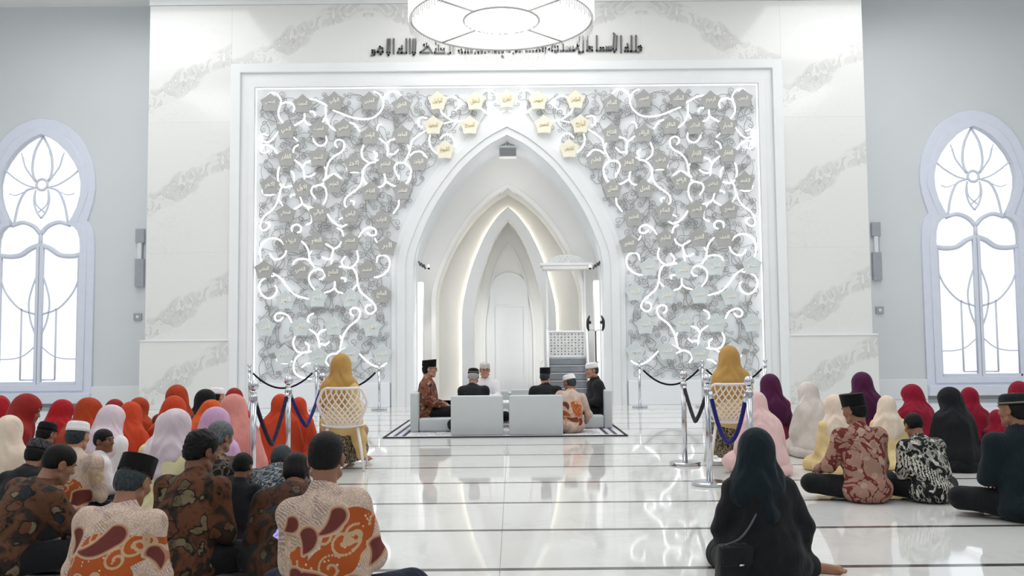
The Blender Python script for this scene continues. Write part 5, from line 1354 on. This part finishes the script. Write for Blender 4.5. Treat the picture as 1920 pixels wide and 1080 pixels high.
# pierced panel
bm = bmesh.new(); ppan = NT('x')
bpy.data.materials.remove(ppan.m)
holes = []
for i in range(10):
    for j in range(8):
        x = -.36+.08*i; z = 1.09+.065*j; q = .021 if (i+j) % 2 else .015
        holes.append([(x+q*math.cos(a)*(1.0 if k % 2 == 0 else .6), z+q*math.sin(a)*(1. if k % 2 == 0 else .6)) for k, a in enumerate(np.linspace(0, 2*PI, 8, endpoint=False))])
bm.free()
flat('pierced_panel', [rect(-.42, .42, 1.04, 1.60)]+holes, .60, .63, plain('panel_grey', (204, 204, 203), .5, var=.05), mb)
box('panel_backing', -.42, .42, .66, .68, 1.04, 1.6, M['white'], mb)
flat('panel_frame', [rect(-.43, .43, 1.02, 1.63), rect(-.405, .405, 1.045, 1.60)], .58, .64, M['white'], mb, .004)
box('canopy', -.60, .60, .25, .95, 3.12, 3.18, M['white'], mb, .012)
box('canopy_fascia', -.55, .55, .30, .90, 3.04, 3.12, M['niche'], mb, .01)
cr_h = []
dome = [(-.42, 3.18)] + [(-.42*math.cos(a), 3.18+.20*math.sin(a)**.8) for a in np.linspace(0.05, PI-.05, 16)] + [(.42, 3.18)]
rr_ = random.Random(4)
for j in range(4):
    for i in range(-6, 7):
        x = i*.062+(.03 if j % 2 else 0); z = 3.205+j*.042
        if abs(x) < .40 and z < 3.17+.19*math.sqrt(max(0, 1-(x/.42)**2))-.015: cr_h.append([(x+.017*math.cos(a), z+.015*math.sin(a)) for a in np.linspace(0, 2*PI, 6, endpoint=False)])
flat('crest', [dome]+cr_h, .46, .49, M['white'], mb)
# ------------------------------------------------------------------ stands, lights, speakers
def lightstand():
    x = XY(1118, 19.6)
    r = empty('stand', (x, 19.6, 0), 0, 'black stand with two curved heads right of the pulpit', 'stand')
    tube('pole', [(0, 0, .3), (0, 0, 1.58)], .014, M['black'], r, 8)
    for a in (0.5, 2.6, 4.7): tube('leg', [(0, 0, .34), (.16*math.cos(a), .16*math.sin(a), .16), (.34*math.cos(a), .34*math.sin(a), .012)], .010, M['black'], r, 6)
    for sx in (-1, 1):
        tube('arm', smooth_path([(0, 0, 1.56), (sx*.05, 0, 1.60), (sx*.13, 0, 1.60), (sx*.145, 0, 1.66)], 4), .008, M['grey'], r, 6)
        pts = smooth_path([(sx*.145, 0, 1.58), (sx*.165, -.02, 1.68), (sx*.160, -.03, 1.80), (sx*.125, 0, 1.90)], 5)
        n_ = len(pts); tube('curved_head', pts, np.interp(np.linspace(0, 1, n_), [0, .2, .7, 1], [.012, .028, .03, .014]), M['black'], r, 8)
        V, F_ = uv_ball(.036, 10, 8); o = link('clamp', mesh_np('clamp', V, F_), M['black'], r); o.location = (sx*.125, -.02, 1.76)
    box('control_box', -.07, .03, -.035, .035, .78, .92, M['grey'], r, .008)
    box('box_lid', -.08, .04, -.04, .04, .92, .935, M['black'], r, .004)
lightstand()
ms = empty('microphone_stand', (XY(1014, 19.4), 19.4, 0), 0, 'slim white microphone stand left of the pulpit', 'microphone stand')
lathe('base', [(.11, 0), (.11, .015), (.02, .022)], M['plastic'], ms, 20); tube('pole', [(0, 0, .02), (0, 0, .92)], .009, M['plastic'], ms, 8)
for sx in (-1, 1): tube('fork', [(0, 0, .9), (sx*.04, -.01, .96), (sx*.05, -.02, 1.0)], .008, M['plastic'], ms, 6)
def spots(label, px, sx):
    p = P(px, 497, 20.75); r = empty('spotlight_cluster', p, 0, label, 'spotlights', 'spotlight clusters on the arch jambs')
    tube('bracket', [(sx*.12, 0, .02), (-sx*.05, 0, .0)], .012, M['plastic'], r, 6)
    for i in range(3):
        o = box('lamp_head', -.018, .018, -.07, .02, -.055, .055, M['black'], r, .005); o.location = (sx*(.07-.055*i), -.02, .03-.035*i); o.rotation_euler = (0, sx*.35, 0)
        o2 = box('lamp_body', -.016, .016, .02, .09, -.045, .045, M['plastic'], r, .005); o2.location = o.location; o2.rotation_euler = o.rotation_euler
    lb = lathe('camera', [(.02, 0), (.045, .01), (.045, .05), (.03, .075), (.01, .085)], M['plastic'], r, 14); lb.location = (-sx*.13, -.02, -.07)
    V, F_ = uv_ball(.03, 12, 8); o = link('lens', mesh_np('lens', V, F_), M['lens'], r); o.location = (-sx*.13, -.03, -.075)
spots('spotlights and small camera on the left arch jamb', 793, -1)
spots('spotlights and small camera on the right arch jamb', 1117, 1)
p = P(952, 283, 20.9)
vt = empty('ceiling_speaker', p, 0, 'grey grille box hanging under the arch apex', 'speaker')
box('housing', -.20, .20, -.08, .16, -.15, .06, M['niche'], vt, .01); box('top_flange', -.22, .22, -.10, .18, .06, .10, M['white'], vt, .008)
gm = plain('grille_grey', (168, 170, 174), .5)
for i in range(7): box('grille_slat', -.185, .185, -.10, -.08, -.14+.027*i, -.121+.027*i, gm, vt)
tube('hanger', [(0, .04, .1), (0, .04, .32)], .015, M['white'], vt, 6)
for side, sx, px in (('left', -1, 262), ('right', 1, 1644)):
    x = sx*8.42
    r = empty('wall_speaker', (x, YS, 0), 0, 'tall slim grey wall speaker beside the %s marble pilaster' % side, 'wall speaker', 'slim wall speakers')
    box('upper_grille', -.10, .10, -.10, 0, 3.72, 4.04, M['speaker'], r, .006); box('lower_grille', -.10, .10, -.10, 0, 2.713, 3.35, M['speaker'], r, .006)
    box('white_tube', -.05, .05, -.09, 0, 3.35, 3.72, M['white'], r, .004); box('white_strip', .04, .06, -.095, 0, 3.35, 3.72, M['grey'], r)
    r2 = empty('wall_switch', (sx*8.46, YS, 0), 0, 'small grey switch box below the %s wall speaker' % side, 'switch', 'switch boxes under the wall speakers')
    box('case', -.09, .09, -.05, 0, 1.95, 2.11, M['speaker'], r2, .006); box('button', -.03, .03, -.058, -.05, 2.0, 2.06, M['plastic'], r2, .002)
# ------------------------------------------------------------------ small things
tp = P(538, 992, 4.42)
ph = empty('phone', tp, 0, 'lit smartphone held at the crew cut man\'s left side', 'phone'); ph.rotation_euler = (.5, .6, .2)
box('phone_case', -.04, .04, -.004, .006, -.08, .08, M['black'], ph, .004)
sc_ = NT('phone_screen'); nz = sc_.noise(sc_.coord(), 30, 2); cc = sc_.ramp(nz.outputs[0], [(.35, c3(90, 70, 190)), (.5, c3(190, 190, 240)), (.65, c3(120, 110, 220))])
sc_.l(cc, sc_.b.inputs['Emission Color']); sc_.b.inputs['Emission Strength'].default_value = .9; sc_.col((.02, .02, .03))
box('screen', -.036, .036, -.0055, -.004, -.072, .072, sc_.m, ph)
g = G(1468, 876); fp = empty('phone', (g.x, g.y, 0), .4, 'dark phone lying on the floor beside the pale pink dress', 'phone')
box('phone_case', -.04, .04, -.08, .08, 0, .009, M['black'], fp, .003); box('screen', -.036, .036, -.072, .072, .009, .0098, M['lens'], fp)
# shoulder bag of the nearest woman on the right
bp_ = P(1372, 1045, 4.86)
bag = empty('shoulder_bag', (bp_.x, 4.80, 0), .2, 'black shoulder bag with thin strap at the nearest woman\'s left hip', 'bag')
bl = fabric('black_leather', (20, 22, 24), .5)
bm = bmesh.new(); add_box(bm, -.095, .095, -.05, .05, .02, .21, .02, 3)
for v in bm.verts:
    if v.co.z > .12: v.co.x *= .88; v.co.y *= .75
link('bag_body', bm_mesh('bag_body', bm, True), bl, bag)
box('flap', -.085, .085, -.052, -.036, .11, .205, bl, bag, .008)
tube('clasp', [(.0, -.055, .115), (.03, -.055, .115)], .006, M['chrome'], bag, 6)
tube('strap', smooth_path([(-.06, .0, .20), (.03, -.03, .25), (.14, .02, .36), (.21, .10, .46)], 5), .006, plain('strap_grey', (70, 72, 76), .4), bag, 6)
